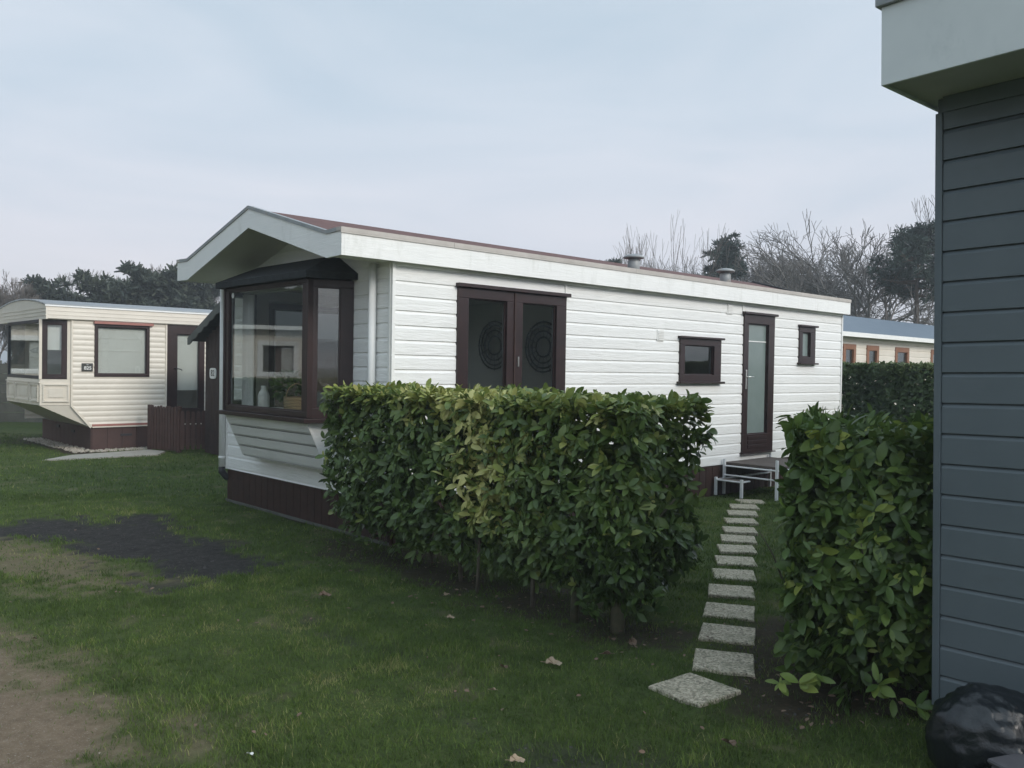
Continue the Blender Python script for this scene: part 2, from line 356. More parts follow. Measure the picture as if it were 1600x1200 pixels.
# clouds: broad, faint
mp = nt.nodes.new('ShaderNodeMapping'); mp.inputs['Scale'].default_value = (.8, 1.2, 3.6); nt.links.new(tc.outputs['Generated'], mp.inputs[0])
nz = nt.nodes.new('ShaderNodeTexNoise'); nz.inputs['Scale'].default_value = 2.2; nz.inputs['Detail'].default_value = 7; nz.inputs['Roughness'].default_value = .55; nz.inputs['Distortion'].default_value = .6; nt.links.new(mp.outputs[0], nz.inputs['Vector'])
cr = nt.nodes.new('ShaderNodeValToRGB'); cr.color_ramp.elements[0].position = .3; cr.color_ramp.elements[0].color = (.85, .905, .945, 1); cr.color_ramp.elements[1].position = .7; cr.color_ramp.elements[1].color = (1.10, 1.06, 1.055, 1)
nt.links.new(nz.outputs['Fac'], cr.inputs[0])
m1 = nt.nodes.new('ShaderNodeMix'); m1.data_type = 'RGBA'; m1.blend_type = 'MULTIPLY'; m1.inputs[0].default_value = 1; nt.links.new(rp.outputs[0], m1.inputs[6]); nt.links.new(cr.outputs[0], m1.inputs[7])
# brighter sky towards the hidden sun (behind the camera)
dt = nt.nodes.new('ShaderNodeVectorMath'); dt.operation = 'DOT_PRODUCT'; dt.inputs[1].default_value = SUNDIR; nt.links.new(tc.outputs['Generated'], dt.inputs[0])
rg = nt.nodes.new('ShaderNodeMapRange'); rg.interpolation_type = 'SMOOTHSTEP'; rg.inputs[1].default_value = -.1; rg.inputs[2].default_value = 1; rg.inputs[3].default_value = 10.0; rg.inputs[4].default_value = 19
nt.links.new(dt.outputs['Value'], rg.inputs[0])
vm = nt.nodes.new('ShaderNodeVectorMath'); vm.operation = 'SCALE'; nt.links.new(m1.outputs[2], vm.inputs[0]); nt.links.new(rg.outputs[0], vm.inputs['Scale'])
m2 = nt.nodes.new('ShaderNodeMix'); m2.data_type = 'RGBA'; m2.inputs[0].default_value = .93
nt.links.new(sky.outputs[0], m2.inputs[6]); nt.links.new(vm.outputs[0], m2.inputs[7]); nt.links.new(m2.outputs[2], bg.inputs[0])
bg.inputs[1].default_value = .085
sl = bpy.data.lights.new('sun', 'SUN'); sl.energy = 1.15; sl.angle = math.radians(18); sl.color = (1, .93, .84)
so = bpy.data.objects.new('sun', sl); COL.objects.link(so); so.rotation_euler = (-SUNDIR).to_track_quat('-Z', 'Y').to_euler()

# ------------------------------------------------------------------ site frame
UX, UY = 0.72963, 0.68384
C0 = np.array([-1.083, 7.648]); C1 = np.array([-7.596, 15.473]); RZ = math.atan2(UY, UX)
def HW(u, v, c=C0): return np.array([c[0] + u * UX - v * UY, c[1] + u * UY + v * UX])
def HU(x, y, c=C0): d0 = x - c[0]; d1 = y - c[1]; return d0 * UX + d1 * UY, -d0 * UY + d1 * UX

# ------------------------------------------------------------------ white caravan
HOME = thing('static_caravan', 'long white boarded caravan with gable front, bay window and dark brown frames', 'caravan', (C0[0], C0[1], 0), RZ)
SIDE = Face((0, 0), (1, 0), (0, -1)); FRONT = Face((0, 0), (0, 1), (-1, 0)); WL, HW_, ZB, ZT = 8.6, 3.31, .373, 2.535
PH = 2.375 - .133 * 20
gz = lambda v: max(2.535, 2.535 + (1.46 - abs(v - 1.6)) * .284)
siding(SIDE, 'side_wall', 'white_board', HOME, .035, WL - .035, ZB, 2.500, PH, .133,
       [(.75, 2.25, .5, 2.37), (5.74, 6.53, .5, 2.385), (4.30, 5.20, 1.47, 2.01), (7.23, 7.71, 1.75, 2.28)])
siding(FRONT, 'front_wall', 'white_board', HOME, .035, HW_ - .03, ZB, 2.5, PH + .02, .133, [(.66, 2.6, 1.11, 2.40)], top=gz)
mb = MB(); BACK = Face((0, HW_), (1, 0), (0, 1)); END = Face((WL, 0), (0, 1), (1, 0))
siding(BACK, '', '', None, 0, WL, ZB, 2.53, PH, .133, [(.5, 3.2, .9, 2.35)], mb=mb); siding(END, '', '', None, 0, HW_, ZB, 2.53, PH, .133, mb=mb, top=gz)
mb.build('rear_wall', 'white_board', HOME)
mb = MB()
for a, b in ((0, .033),): SIDE.box(mb, a, b, ZB, 2.53, -.03, .012)
SIDE.box(mb, WL - .033, WL, ZB, 2.53, -.03, .012); FRONT.box(mb, 0.0, .033, ZB, 2.53, .0125, .016); FRONT.box(mb, HW_ - .033, HW_, ZB, 2.53, -.03, .012)
SIDE.box(mb, .035, WL - .035, 2.501, 2.533, -.02, .010)
SIDE.box(mb, 2.235, 2.262, 2.372, 2.50, -.02, .012); SIDE.box(mb, 5.71, 5.74, 2.42, 2.50, -.02, .012)
mb.build('wall_trim', 'white_trim', HOME, bevel=.002)
# room inside, seen through the glass
mb = MB(); mb.box((.06, .06, .46), (WL - .06, HW_ - .06, .49)); mb.build('room_floor', 'roomfloor', HOME)
window(Face((0, HW_), (1, 0), (0, 1)), HOME, 'added_rear_window', .502, 3.198, .902, 2.348, [(.58, 1.8, .98, 2.27), (1.9, 3.12, .98, 2.27)])  # unseen window, added to let daylight in and brighten the room
mb = MB(); mb.box((.06, HW_ - .09, .49), (.48, HW_ - .06, 2.48)); mb.box((.48, HW_ - .09, .49), (3.22, HW_ - .06, .88)); mb.box((.48, HW_ - .09, 2.37), (3.22, HW_ - .06, 2.48)); mb.box((3.22, HW_ - .09, .49), (WL - .06, HW_ - .06, 2.48)); mb.box((3.4, .06, .49), (3.44, HW_ - .1, 2.48)); mb.box((WL - .09, .06, .49), (WL - .06, HW_ - .1, 2.48))
mb.box((.06, .06, 2.49), (WL - .06, HW_ - .06, 2.51)); mb.box((3.5, .62, .49), (5.6, .66, 1.3)); mb.box((5.62, .06, .49), (5.66, HW_ - .1, 2.48)); mb.box((6.62, .06, .49), (6.66, HW_ - .1, 2.48)); mb.build('room_wall', 'room', HOME)
# plinth
mb = MB(); mb.box((.02, .02, -.03), (WL - .02, .06, ZB)); mb.box((.02, .06, -.03), (.06, HW_ - .02, ZB)); mb.box((.06, HW_ - .06, -.03), (WL - .02, HW_ - .02, ZB)); mb.box((WL - .06, .06, -.03), (WL - .02, HW_ - .06, ZB))
for i in range(60):
    u = .06 + i * (WL - .12) / 59; mb.box((u, .008, -.03), (u + .135, .0195, ZB - .01))
for i in range(23):
    v = .03 + i * .142; mb.box((.008, v, -.03), (.0195, v + .134, ZB - .01))
mb.build('skirting', 'skirt', HOME)
mb = MB(); mb.box((-.006, .0, -.01), (.004, HW_, .02)); mb.build('ground_sill', 'fence', HOME)
# roof
prof = [(-.10, 2.742), (.14, 2.738), (1.6, 3.125), (3.06, 2.738), (3.33, 2.742)]
mb = MB()
o = []
for i in range(4):
    (v0, z0), (v1, z1) = prof[i], prof[i + 1]
    mb.prism([(-.555, v0, z0), (-.555, v1, z1), (-.555, v1, z1 - .03), (-.555, v0, z0 - .03)], (9.19, 0, 0))
roof = mb.build('roof', 'redroof', HOME)
mb = MB(); low = [(-.07, 2.545), (.14, 2.545), (1.6, 2.962), (3.06, 2.545), (3.30, 2.545)]
for i in range(4):
    (v0, z0), (v1, z1) = low[i], low[i + 1]
    mb.prism([(-.555, v0, z0), (-.555, v1, z1), (-.555, v1, z1 - .012), (-.555, v0, z0 - .012)], (9.16, 0, 0))
mb.build('soffit', 'soffit', HOME)
bot = [(-.10, 2.527), (.14, 2.520), (1.6, 2.935), (3.06, 2.520), (3.33, 2.527)]
top_ = [(-.10, 2.728), (.14, 2.722), (1.6, 3.118), (3.06, 2.722), (3.33, 2.728)]
mb = MB()
for i in range(4):
    mb.prism([(-.585, *bot[i]), (-.585, *bot[i + 1]), (-.585, *top_[i + 1]), (-.585, *top_[i])], (.026, 0, 0))
mb.build('front_fascia', 'white_trim', HOME)
mb = MB(); mb.box((-.558, -.100, 2.527), (8.65, -.074, 2.728)); mb.box((-.558, 3.304, 2.527), (8.65, 3.33, 2.728))
for i in range(4): mb.prism([(8.624, *bot[i]), (8.624, *bot[i + 1]), (8.624, *top_[i + 1]), (8.624, *top_[i])], (.024, 0, 0)) if 0 < i < 3 else None
mb.build('side_fascia', 'white_trim', HOME)
mb = MB(); seg = [(-.108, -.045), ]
for a, b in ((-.594, .62), (.623, 3.3), (3.303, 5.6), (5.603, 8.658)):
    mb.box((a, -.109, 2.729), (b, -.030, 2.762)); mb.box((a, -.109, 2.712), (b, -.1015, 2.7285))
mb.box((-.594, 3.26, 2.729), (8.658, 3.339, 2.762))
mb.build('side_roof_trim', 'off_trim', HOME)
mb = MB()
for i in range(4):
    (v0, z0), (v1, z1) = top_[i], top_[i + 1]
    if i == 0: v0 = -.029
    if i == 3: v1 = 3.259
    mb.prism([(-.594, v0, z0 + .001), (-.594, v1, z1 + .001), (-.594, v1, z1 + .034), (-.594, v0, z0 + .034)], (.06, 0, 0))
mb.build('front_roof_trim', 'zinc', HOME)
mb = MB()
for i in (1, 2):
    (v0, z0), (v1, z1) = top_[i], top_[i + 1]
    mb.prism([(8.59, v0, z0 + .001), (8.59, v1, z1 + .001), (8.59, v1, z1 + .036), (8.59, v0, z0 + .036)], (.075, 0, 0))
mb.build('rear_roof_edge', 'blackedge', HOME)
for (u, top_z) in ((3.585, 2.955), (5.53, 2.965)):
    c = (u, .16, 0); b = MB(); b.lathe([(.074, 2.71), (.072, top_z - .065), (.062, top_z - .05), (.062, top_z - .02)], c, 20); cw = b.build('roof_vent', 'zinc', roof, True)
    b = MB(); b.lathe([(.03, top_z - .028), (.125, top_z - .025), (.128, top_z - .012), (.09, top_z + .012), (.03, top_z + .024), (.001, top_z + .026)], c, 22); b.build('vent_cap', 'zinc', cw, True)
# bay window: body polygon in plan
bay = [(0, 2.655), (-.40, 2.50), (-.40, .765), (0, .61)]
def baybox(off, z0, z1, inner=True):
    p = [(-.002, 2.655 + off), (-.40 - off, 2.50 + off * .8), (-.40 - off, .765 - off * .8), (-.002, .61 - off)]
    return [(a, b, z0) for a, b in p], (0, 0, z1 - z0)
mb = MB(); P, h = baybox(.05, 1.062, 1.106); mb.prism(P, h); BW = mb.build('bay_window', 'mahog', HOME, bevel=.004)
mb = MB(); P, h = baybox(-.03, 1.107, 1.125); mb.prism(P, h); mb.box((.0, .66, 1.09), (.28, 2.6, 1.12)); mb.build('window_board', 'ceramic', BW)
mb = MB(); P, h = baybox(-.03, 2.375, 2.39); mb.prism(P, h); mb.build('bay_ceiling', 'soffit', BW)
BF = Face((-.40, 0), (0, 1), (-1, 0))
d = np.array([.40, -.155]); L = np.linalg.norm(d); d /= L
BR = Face((-.40, .765), tuple(d), (d[1], -d[0])); BL = Face((-.40, 2.50), (d[0], -d[1]), (d[1], d[0]))
fr = window(BF, BW, 'front_frame', .765, 2.50, 1.107, 2.40, [(.865, 2.415, 1.165, 2.365)], dfr=.0)
window(BR, BW, 'side_frame', .002, L, 1.107, 2.40, [(.085, L - .125, 1.20, 2.33)], dfr=.0)
window(BL, BW, 'side_frame', .002, L, 1.107, 2.40, [(.085, L - .125, 1.20, 2.33)], dfr=.0)
for pp in ((-.405, .760), (-.405, 2.505)): mb = MB(); mb.box((pp[0] - .006, pp[1] - .018, 1.108), (pp[0] + .05, pp[1] + .018, 2.399)); mb.build('corner_post', 'mahog', BW, bevel=.004)
mb = MB()
e0 = [(-.002, 2.72), (-.47, 2.59), (-.47, .675), (-.002, .545)]; e1 = [(-.002, 2.45), (-.14, 2.38), (-.14, .93), (-.002, .88)]
e1 = [(-.002, 2.50), (-.06, 2.44), (-.06, .93), (-.002, .90)]
v = [(a, b, 2.405) for a, b in e0] + [(a, b, 2.465) for a, b in e0] + [(a, b, 2.655) for a, b in e1]
mb.add(v, [(0, 1, 2, 3)] + [(i, i + 1, i + 5, i + 4) for i in range(3)] + [(i + 4, i + 5, i + 9, i + 8) for i in range(3)] + [(8, 9, 10, 11), (3, 0, 4, 7), (7, 4, 8, 11)])
mb.build('bay_roof', 'felt', BW)
# sloping apron below the bay
mb = MB(); n = 4
def ap(t, s): # t 0 top .. 1 bottom
    vT, vB = (2.50, 2.823) if s else (.765, 1.046)
    return vT + (vB - vT) * 0
import itertools
topA = [(-.395, 2.495, 1.060), (-.395, .77, 1.060)]; botA = [(-.012, 2.78, .575), (-.012, 1.0, .575)]
botA = [(-.18, 2.50, .605), (-.18, .77, .605)]
T0, T1 = np.array(topA[0]), np.array(topA[1]); B0, B1 = np.array(botA[0]), np.array(botA[1]); nn = np.array([-.6, 0, -.5]); nn /= np.linalg.norm(nn)
for k in range(4):
    a, b = k / 4, (k + 1) / 4
    for (x, y, d0, d1) in ((a, a + (b - a) * .8, .0, .0), (a + (b - a) * .8, a + (b - a) * .96, .0, -.011), (a + (b - a) * .96, b, -.011, -.011)):
        q = [T0 + (B0 - T0) * x + nn * d0, T1 + (B1 - T1) * x + nn * d0, T1 + (B1 - T1) * y + nn * d1, T0 + (B0 - T0) * y + nn * d1]; mb.add(q, [(0, 1, 2, 3)])
for vv in (2.50, .765):
    s_ = 1 if vv > 1 else -1
    mb.add([(-.395, vv - .004 * s_, 1.06), (-.18, vv - .004 * s_, .605), (0, vv - .004 * s_, .605), (0, vv + .10 * s_, 1.06)], [(0, 1, 2), (0, 2, 3)])
mb.add([tuple(B0), tuple(B1), (0, .77, .605), (0, 2.5, .605)], [(0, 1, 2, 3)])
mb.build('bay_apron', 'white_board', BW)
# sticker on the glass
mb = MB(); mb.tube([BF.p(2.36, 2.325, -.022), BF.p(2.36, 2.325, -.0195)], .030, 16); mb.build('round_sticker', 'ceramic', BW)
# french doors, door, windows
fd = window(SIDE, HOME, 'french_door', .752, 2.248, .502, 2.368, [(.885, 1.387, .66, 2.268), (1.605, 2.10, .66, 2.268)], lintel=(.735, 2.285, 2.405))
mb = MB(); SIDE.box(mb, 1.482, 1.498, .52, 2.36, .0205, .030); mb.build('meeting_strip', 'skirt', fd)
mb = MB(); SIDE.box(mb, 1.535, 1.55, 1.62, 1.72, .0205, .032); mb.build('door_handle', 'steel', fd)
window(SIDE, HOME, 'kitchen_window', 4.302, 5.198, 1.472, 2.008, [(4.40, 5.04, 1.557, 1.925)], lintel=(4.27, 5.23, 2.035), sill=(4.26, 5.23, 1.445))
window(SIDE, HOME, 'narrow_window', 7.232, 7.708, 1.752, 2.278, [(7.325, 7.56, 1.84, 2.20)], lintel=(7.205, 7.735, 2.308), sill=(7.2, 7.735, 1.727), gm='frosted')
dr = window(SIDE, HOME, 'entrance_door', 5.742, 6.528, .502, 2.383, [(5.855, 6.372, .75, 2.262)], lintel=(5.71, 6.565, 2.416), sill=(5.72, 6.54, .488), gm='frosted')
mb = MB(); SIDE.box(mb, 5.78, 5.812, 1.37, 1.63, .021, .033); dh = mb.build('handle_plate', 'steel', dr, bevel=.004)
mb = MB(); mb.tube([SIDE.p(5.796, 1.535, .03), SIDE.p(5.796, 1.535, .065), SIDE.p(5.92, 1.535, .068)], .0085, 8); mb.build('door_lever', 'steel', dh, True)
mb = MB(); SIDE.box(mb, 5.86, 6.37, 2.015, 2.03, -.022, -.018); mb.build('glass_band', 'ceramic', dr)
mb = MB()
for zz in (.56, .62, .68): SIDE.box(mb, 5.87, 6.36, zz, zz + .045, .0205, .028)
mb.build('kick_panel', 'mahog', dr, bevel=.003)
for (a, b, z0, z1) in ((3.85, 3.985, 1.958, 2.092), (5.34, 5.48, 2.36, 2.49)):
    mb = MB(); SIDE.box(mb, a, b, z0, z1, -.01, .008)
    for k in range(6): SIDE.box(mb, a + .015, b - .015, z0 + .012 + k * .019, z0 + .021 + k * .019, .0085, .016)
    mb.build('wall_vent', 'white_trim', HOME)
# drain pipes
mb = MB(); mb.tube([(-.045, 3.325, .395), (-.045, 3.325, 2.52)], .036, 14); dp = mb.build('downpipe', 'pipe', HOME, True)
mb = MB(); mb.tube([(-.045, 3.325, .49), (-.045, 3.325, .52)], .040, 14); mb.build('pipe_clip', 'pipe', dp, True)
mb = MB(); mb.tube([(-.045, 3.325, .394), (-.045, 3.325, .34), (-.0, 3.30, .27), (.04, 3.28, .25)], [.038, .040, .036, .03], 12); mb.build('pipe_outlet', 'blackedge', dp, True)
mb = MB(); mb.tube([(-.045, .24, .5), (-.045, .24, 2.53)], .036, 14); mb.build('downpipe', 'pipe', HOME, True)

# things on the bay window board (world objects)
def at_home(o, u, v, z, rz=0):
    p = HW(u, v); o.location = (p[0], p[1], z); o.rotation_euler = (0, 0, RZ + rz); return o
BZ = 1.1265
mb = MB(); mb.lathe([(.045, 0), (.058, .01), (.060, .14), (.05, .18), (.030, .205), (.028, .235), (.034, .25)], n=24); at_home(tag(mb.build('milk_bottle_vase', 'ceramic', None, True), 'white bottle-shaped vase standing in the bay window', 'vase'), -.2, 2.0, BZ)
mb = MB(); mb.lathe([(.11, 0), (.125, .03), (.128, .16), (.118, .162), (.112, .05), (.02, .045)], n=28); bk = at_home(tag(mb.build('wicker_basket', 'wicker', None, True), 'round woven wicker basket with handle in the bay window', 'basket'), -.22, 1.27, BZ)
mb = MB(); mb.tube([(.118 * math.cos(t), 0, .15 + .14 * math.sin(t)) for t in np.linspace(0, math.pi, 13)], .005, 6); mb.build('basket_handle', 'wicker', bk, True)
# chair back behind the sill
ch = thing('shell_chair', 'pale grey moulded chair whose rounded back shows behind the bay sill', 'chair', rz=0); at_home(ch, .62, 2.0, .49)
mb = MB(); vs = []; fs = []
for i in range(9):
    for j in range(15):
        t = i / 8; a = (j / 14 - .5) * 2.5; hgt = .42 + .40 * t * (1 - .10 * abs(a) ** 2.2); r = .235 + .03 * t
        vs.append((-r * math.cos(a) - .02 * t + .1, r * math.sin(a), hgt))
for i in range(8):
    for j in range(14): q = i * 15 + j; fs.append((q, q + 1, q + 16, q + 15))
mb.add(vs, fs); mb.build('backrest', 'chair', ch, True)
mb = MB(); mb.lathe([(.24, .41), (.25, .43), (.20, .45)], (.08, 0, 0), 20); mb.build('seat', 'chair', ch, True)
for sx, sy in ((-.12, -.17), (-.12, .17), (.26, -.17), (.26, .17)): mb = MB(); mb.tube([(sx, sy, 0), (sx * .7 + .02, sy * .8, .41)], [.012, .018], 8); mb.build('leg', 'tread', ch)
pl = thing('house_plant', 'dark bushy house plant behind the white vase in the bay window', 'plant'); at_home(pl, -.02, 1.72, BZ)
mb = MB(); mb.lathe([(.05, 0), (.07, .11), (.062, .112), (.05, .09)], n=18); mb.build('pot', 'chair', pl, True)
pv_ = RNG.normal(size=(300, 3)); pv_ /= np.linalg.norm(pv_, axis=1, keepdims=True); pp_ = pv_ * RNG.uniform(.4, 1, (300, 1)) ** .5 * np.array([.15, .27, .14]) + np.array([0, 0, .25])
PLANT = (pl, pp_, pv_)
# curtain
cu = thing('curtain', 'sheer white curtain gathered at the left end of the bay window', 'curtain'); at_home(cu, -.20, 2.43, 1.13)
mb = MB(); vs = []; fs = []; nj = 60
for i in range(2):
    for j in range(nj + 1):
        t = j / nj; vs.append((.02 * math.sin(t * 44) + .05 * t, -.15 * t + .06, i * 1.22))
for j in range(nj): fs.append((j, j + 1, nj + 2 + j, nj + 1 + j))
mb.add(vs, fs); mb.build('cloth', 'curtain', cu, True)
mb = MB(); mb.tube([(.03, .1, 1.235), (.12, -1.6, 1.235)], .009, 8); mb.build('curtain_rail', 'steel', cu)
# pair of dark wall discs in the room behind the french doors
for k, (u, z, lab) in enumerate(((2.35, 1.83, 'dark woven wall disc behind the left pane of the french doors'), (3.15, 1.80, 'dark feathered wall disc behind the right pane of the french doors'))):
    mb = MB()
    for r0 in (.09, .15, .20, .24): mb.lathe([(r0, 0), (r0 + .015, 0), (r0 + .015, .012), (r0, .012), (r0, 0)], n=36, caps=False)
    for q in range(16): a = q * 2 * math.pi / 16; mb.tube([(.085 * math.cos(a), .085 * math.sin(a), .006), (.27 * math.cos(a), .27 * math.sin(a), .006)], .0035, 4)
    d_ = mb.build('wall_disc', 'plum'); tag(d_, lab, 'wall decoration'); p = HW(3.36, (2.35, 1.42)[k])
    d_.location = (p[0], p[1], z + .08); d_.rotation_euler = (math.pi / 2, 0, RZ - math.pi / 2); d_.scale = (1.3, 1.3, 1)
# hanging cord for the discs is out of sight; faucet behind the kitchen window
mb = MB(); c_ = [(0, 0, 0), (0, 0, .16)] + [(.07 - .07 * math.cos(t), 0, .16 + .07 * math.sin(t)) for t in np.linspace(.3, math.pi, 8)] + [(.14, 0, .10)]
mb.tube(c_, .010, 10); fc = at_home(tag(mb.build('kitchen_tap', 'steel', None, True), 'curved steel tap behind the small kitchen window', 'tap'), 4.72, .22, 1.50, math.pi)
mb = MB(); mb.lathe([(.024, -.02), (.024, .03), (.012, .04)]); mb.build('tap_base', 'steel', fc, True)
mb = MB(); mb.box((-.5, -.14, -1.0), (.5, .3, -.021)); sk = at_home(tag(mb.build('kitchen_counter', 'ceramic'), 'pale worktop below the small kitchen window, carrying the tap', 'counter'), 4.72, .22, 1.50)

# ------------------------------------------------------------------ steps at the door
ST = thing('metal_steps', 'low white metal frame steps with dark treads below the entrance door', 'steps', (C0[0], C0[1], 0), RZ)
mb = MB(); mb.box((5.32, -.80, .385), (6.42, -.03, .415)); mb.build('platform', 'tread', ST, bevel=.003)
mb = MB(); mb.box((5.10, -.40, .185), (5.30, -.06, .21)); mb.build('tread', 'tread', ST, bevel=.003)
for (u, v_, h) in ((5.29, -.80, .50), (6.44, -.80, .50), (5.29, -.04, .46), (6.44, -.04, .46), (5.10, -.04, .235), (5.10, -.42, .235)):
    mb = MB(); mb.box((u - .016, v_ - .016, 0), (u + .016, v_ + .016, h)); mb.build('post', 'white_metal', ST, bevel=.002)
mb = MB()
for a, b in (((5.29, -.80, .37), (5.29, -.04, .37)), ((5.10, -.42, .20), (5.29, -.42, .20)), ((5.10, -.04, .20), (6.44, -.04, .20)), ((5.29, -.80, .37), (6.44, -.80, .37)), ((5.29, -.80, .2), (6.44, -.80, .2)), ((5.10, -.42, .2), (5.10, -.04, .2)), ((5.29, -.80, .25), (5.29, -.04, .25))): mb.tube([a, b], .012, 6)
mb.build('frame', 'white_metal', ST)
mb = MB(); mb.tube([(6.44, -.80, .50), (6.44, -.80, .66), (6.40, -.82, .74), (6.52, -.86, .82), (6.70, -.8, .70)], .02, 8); mb.build('handrail', 'white_metal', ST, True)
# ------------------------------------------------------------------ cream caravan behind
CR = thing('static_caravan', 'cream caravan with bowed roof, angled bay front and brown base beyond the lawn', 'caravan', (C1[0], C1[1], 0), RZ)
CS = Face((0, 0), (1, 0), (0, -1)); LC = 9.0; WC = 3.15
holes = [(.05, 1.03, 1.33, 2.29), (1.355, 2.095, .44, 2.36)] + [(-.31 + .031 * i, -.31 + .031 * (i + 1), .4, .80 - .38 * (i + .5) / 10) for i in range(10)]
siding(CS, 'side_wall', 'cream', CR, -.31, LC, .42, 2.36, .42, .098, holes, profile='round')
mb = MB(); siding(Face((0, WC), (1, 0), (0, 1)), '', '', None, -.31, LC, .42, 2.5, .42, .098, profile='round', mb=mb); siding(Face((LC, 0), (0, 1), (1, 0)), '', '', None, 0, WC, .42, 2.5, .42, .098, profile='round', mb=mb); mb.build('rear_wall', 'cream', CR)
mb = MB(); CS.box(mb, -.34, -.31, .80, 2.34, -.02, .02); CS.box(mb, 1.325, 1.354, .44, 2.36, -.02, .022); CS.box(mb, 1.325, 2.125, 2.361, 2.385, -.02, .022)
mb.prism([CS.p(-.34, .80, .018), CS.p(-.31, .80, .018), CS.p(.02, .44, .018), CS.p(-.01, .40, .018)], (0, .03, 0)); CS.box(mb, .02, LC, .408, .43, -.01, .022); mb.build('wall_trim', 'cream2', CR)
mb = MB(); CS.box(mb, .02, 1.35, .432, .47, .0, .019); mb.build('rust_band', 'redtrim', CR)
mb = MB(); mb.box((.02, .02, -.02), (LC, .05, .405)); mb.box((.02, .05, -.02), (.05, WC, .405))
for i in range(34): mb.box((.03 + i * .26, .008, -.02), (.03 + i * .26 + .252, .0195, .40))
for i in range(10): mb.box((.008, .03 + i * .26, -.02), (.0195, .03 + i * .26 + .252, .40))
sk = mb.build('skirting', 'skirt2', CR)
for (v, z) in ((.95, .26), (1.9, .30)): mb = MB(); mb.box((-.006, v, z), (.0075, v + .18, z + .05)); mb.build('skirting_vent', 'blackedge', sk)
mb = MB(); CS.box(mb, .52, .72, .24, .28, -.007, .006); mb.build('skirting_vent', 'blackedge', sk)
# bowed roof: end profile
def arc(v): t = (v - 1.72) / 1.95; return 2.572 + .185 * max(0, 1 - t ** 2)
vs_ = np.linspace(-.06, WC + .11, 15)
mb = MB()
for a, b in zip(vs_[:-1], vs_[1:]): mb.prism([(-.77, a, arc(a)), (-.77, b, arc(b)), (-.77, b, arc(b) - .03), (-.77, a, arc(a) - .03)], (LC + .8, 0, 0))
mb.build('roof', 'creamroof', CR, True)
mb = MB()
for a, b in zip(vs_[:-1], vs_[1:]): mb.prism([(-.76, a, 2.335), (-.76, b, 2.335), (-.76, b, arc(b) - .031), (-.76, a, arc(a) - .031)], (.03, 0, 0))
for k in range(3): mb.box((-.768, -.05, 2.40 + k * .065), (-.7605, WC + .09, 2.412 + k * .065))
mb.build('front_fascia', 'cream', CR)
mb = MB(); mb.box((-.729, -.058, 2.35), (LC, -.03, 2.558)); mb.box((-.729, -.064, 2.41), (LC, -.0585, 2.425)); mb.box((-.729, -.064, 2.48), (LC, -.0585, 2.495)); mb.build('side_fascia', 'cream', CR)
mb = MB(); mb.box((-.775, -.074, 2.559), (LC, -.04, 2.585)); mb.build('gutter', 'white_trim', CR)
mb = MB(); mb.box((-.73, -.03, 2.336), (LC - .02, WC + .05, 2.348)); mb.build('soffit', 'cream2', CR)
mb = MB(); mb.box((.05, .05, .45), (LC - .1, WC - .05, .5)); mb.box((.05, WC - .12, .5), (LC - .1, WC - .06, 2.33)); mb.box((1.2, .1, .5), (1.25, 1.0, 2.33)); mb.box((2.6, .1, .5), (2.65, WC - .13, 2.33)); mb.build('room_wall', 'room', CR)
# bay
cb = [(-.31, 0.0), (-.80, .15), (-.80, 2.40), (-.31, 2.60)]
mb = MB(); mb.prism([(a, b, .82) for a, b in cb], (0, 0, .46)); bb = mb.build('bay_base', 'cream2', CR)
CF = Face((-.80, 0), (0, 1), (-1, 0)); dd = np.array([.49, -.15]); LL = np.linalg.norm(dd); dd /= LL; CRt = Face((-.80, .15), tuple(dd), (dd[1], -dd[0])); CLf = Face((-.80, 2.40), (dd[0], .2 / .53 * .92), (-.35, .93))
mb = MB()
for (a, b) in ((.20, .72), (.80, 1.72), (1.80, 2.34)):
    for q in ((a, b, .88, .905), (a, b, 1.175, 1.20), (a, a + .03, .906, 1.174), (b - .03, b, .906, 1.174)): CF.box(mb, *q, .001, .022)
    CF.box(mb, a + .12, b - .12, .96, 1.12, .001, .012)
for q in ((.05, .46, .88, .905), (.05, .46, 1.175, 1.20), (.05, .075, .906, 1.174), (.435, .46, .906, 1.174)): CRt.box(mb, *q, .001, .022)
CRt.box(mb, .14, .37, .96, 1.12, .001, .012); CF.box(mb, .13, 2.42, 1.215, 1.235, .001, .02); mb.build('panel_moulding', 'cream2', bb)
window(CF, CR, 'front_window', .16, 2.39, 1.285, 2.335, [(.21, 2.33, 1.33, 2.285)], 'blackedge', dfr=0)
window(CRt, CR, 'bay_side_window', .03, .42, 1.285, 2.335, [(.105, .345, 1.36, 2.25)], 'mahog', dfr=0)
mb = MB(); CRt.box(mb, .09, .36, 1.80, 2.27, -.075, -.068); mb.build('half_blind', 'blind', CR)
mb = MB(); CRt.box(mb, .425, LL, 1.281, 2.335, -.05, .0); mb.box((-.815, .135, 1.281), (-.77, .16, 2.335)); mb.build('bay_post', 'cream2', CR)
mb = MB(); lo = [(-.0, .015), (-.0, 2.6)]
mb.add([(-.31, 0.003, .815), (-.80, .153, .815), (-.80, 2.397, .815), (-.31, 2.597, .815), (.01, .015, .41), (.01, 2.6, .41)], [(0, 1, 4), (1, 2, 5, 4), (2, 3, 5), (0, 4, 5, 3)]); mb.build('bay_underside', 'cream', CR)
wn = window(CS, CR, 'side_window', .052, 1.028, 1.332, 2.288, [(.11, .973, 1.386, 2.238)], dfr=.02)
mb = MB(); CS.box(mb, .11, .973, 1.39, 2.235, -.055, -.05); CS.box(mb, .11, .973, 1.80, 1.815, -.0495, -.044); CS.box(mb, .11, .973, 2.03, 2.042, -.0495, -.044); mb.build('blind', 'blind', wn)
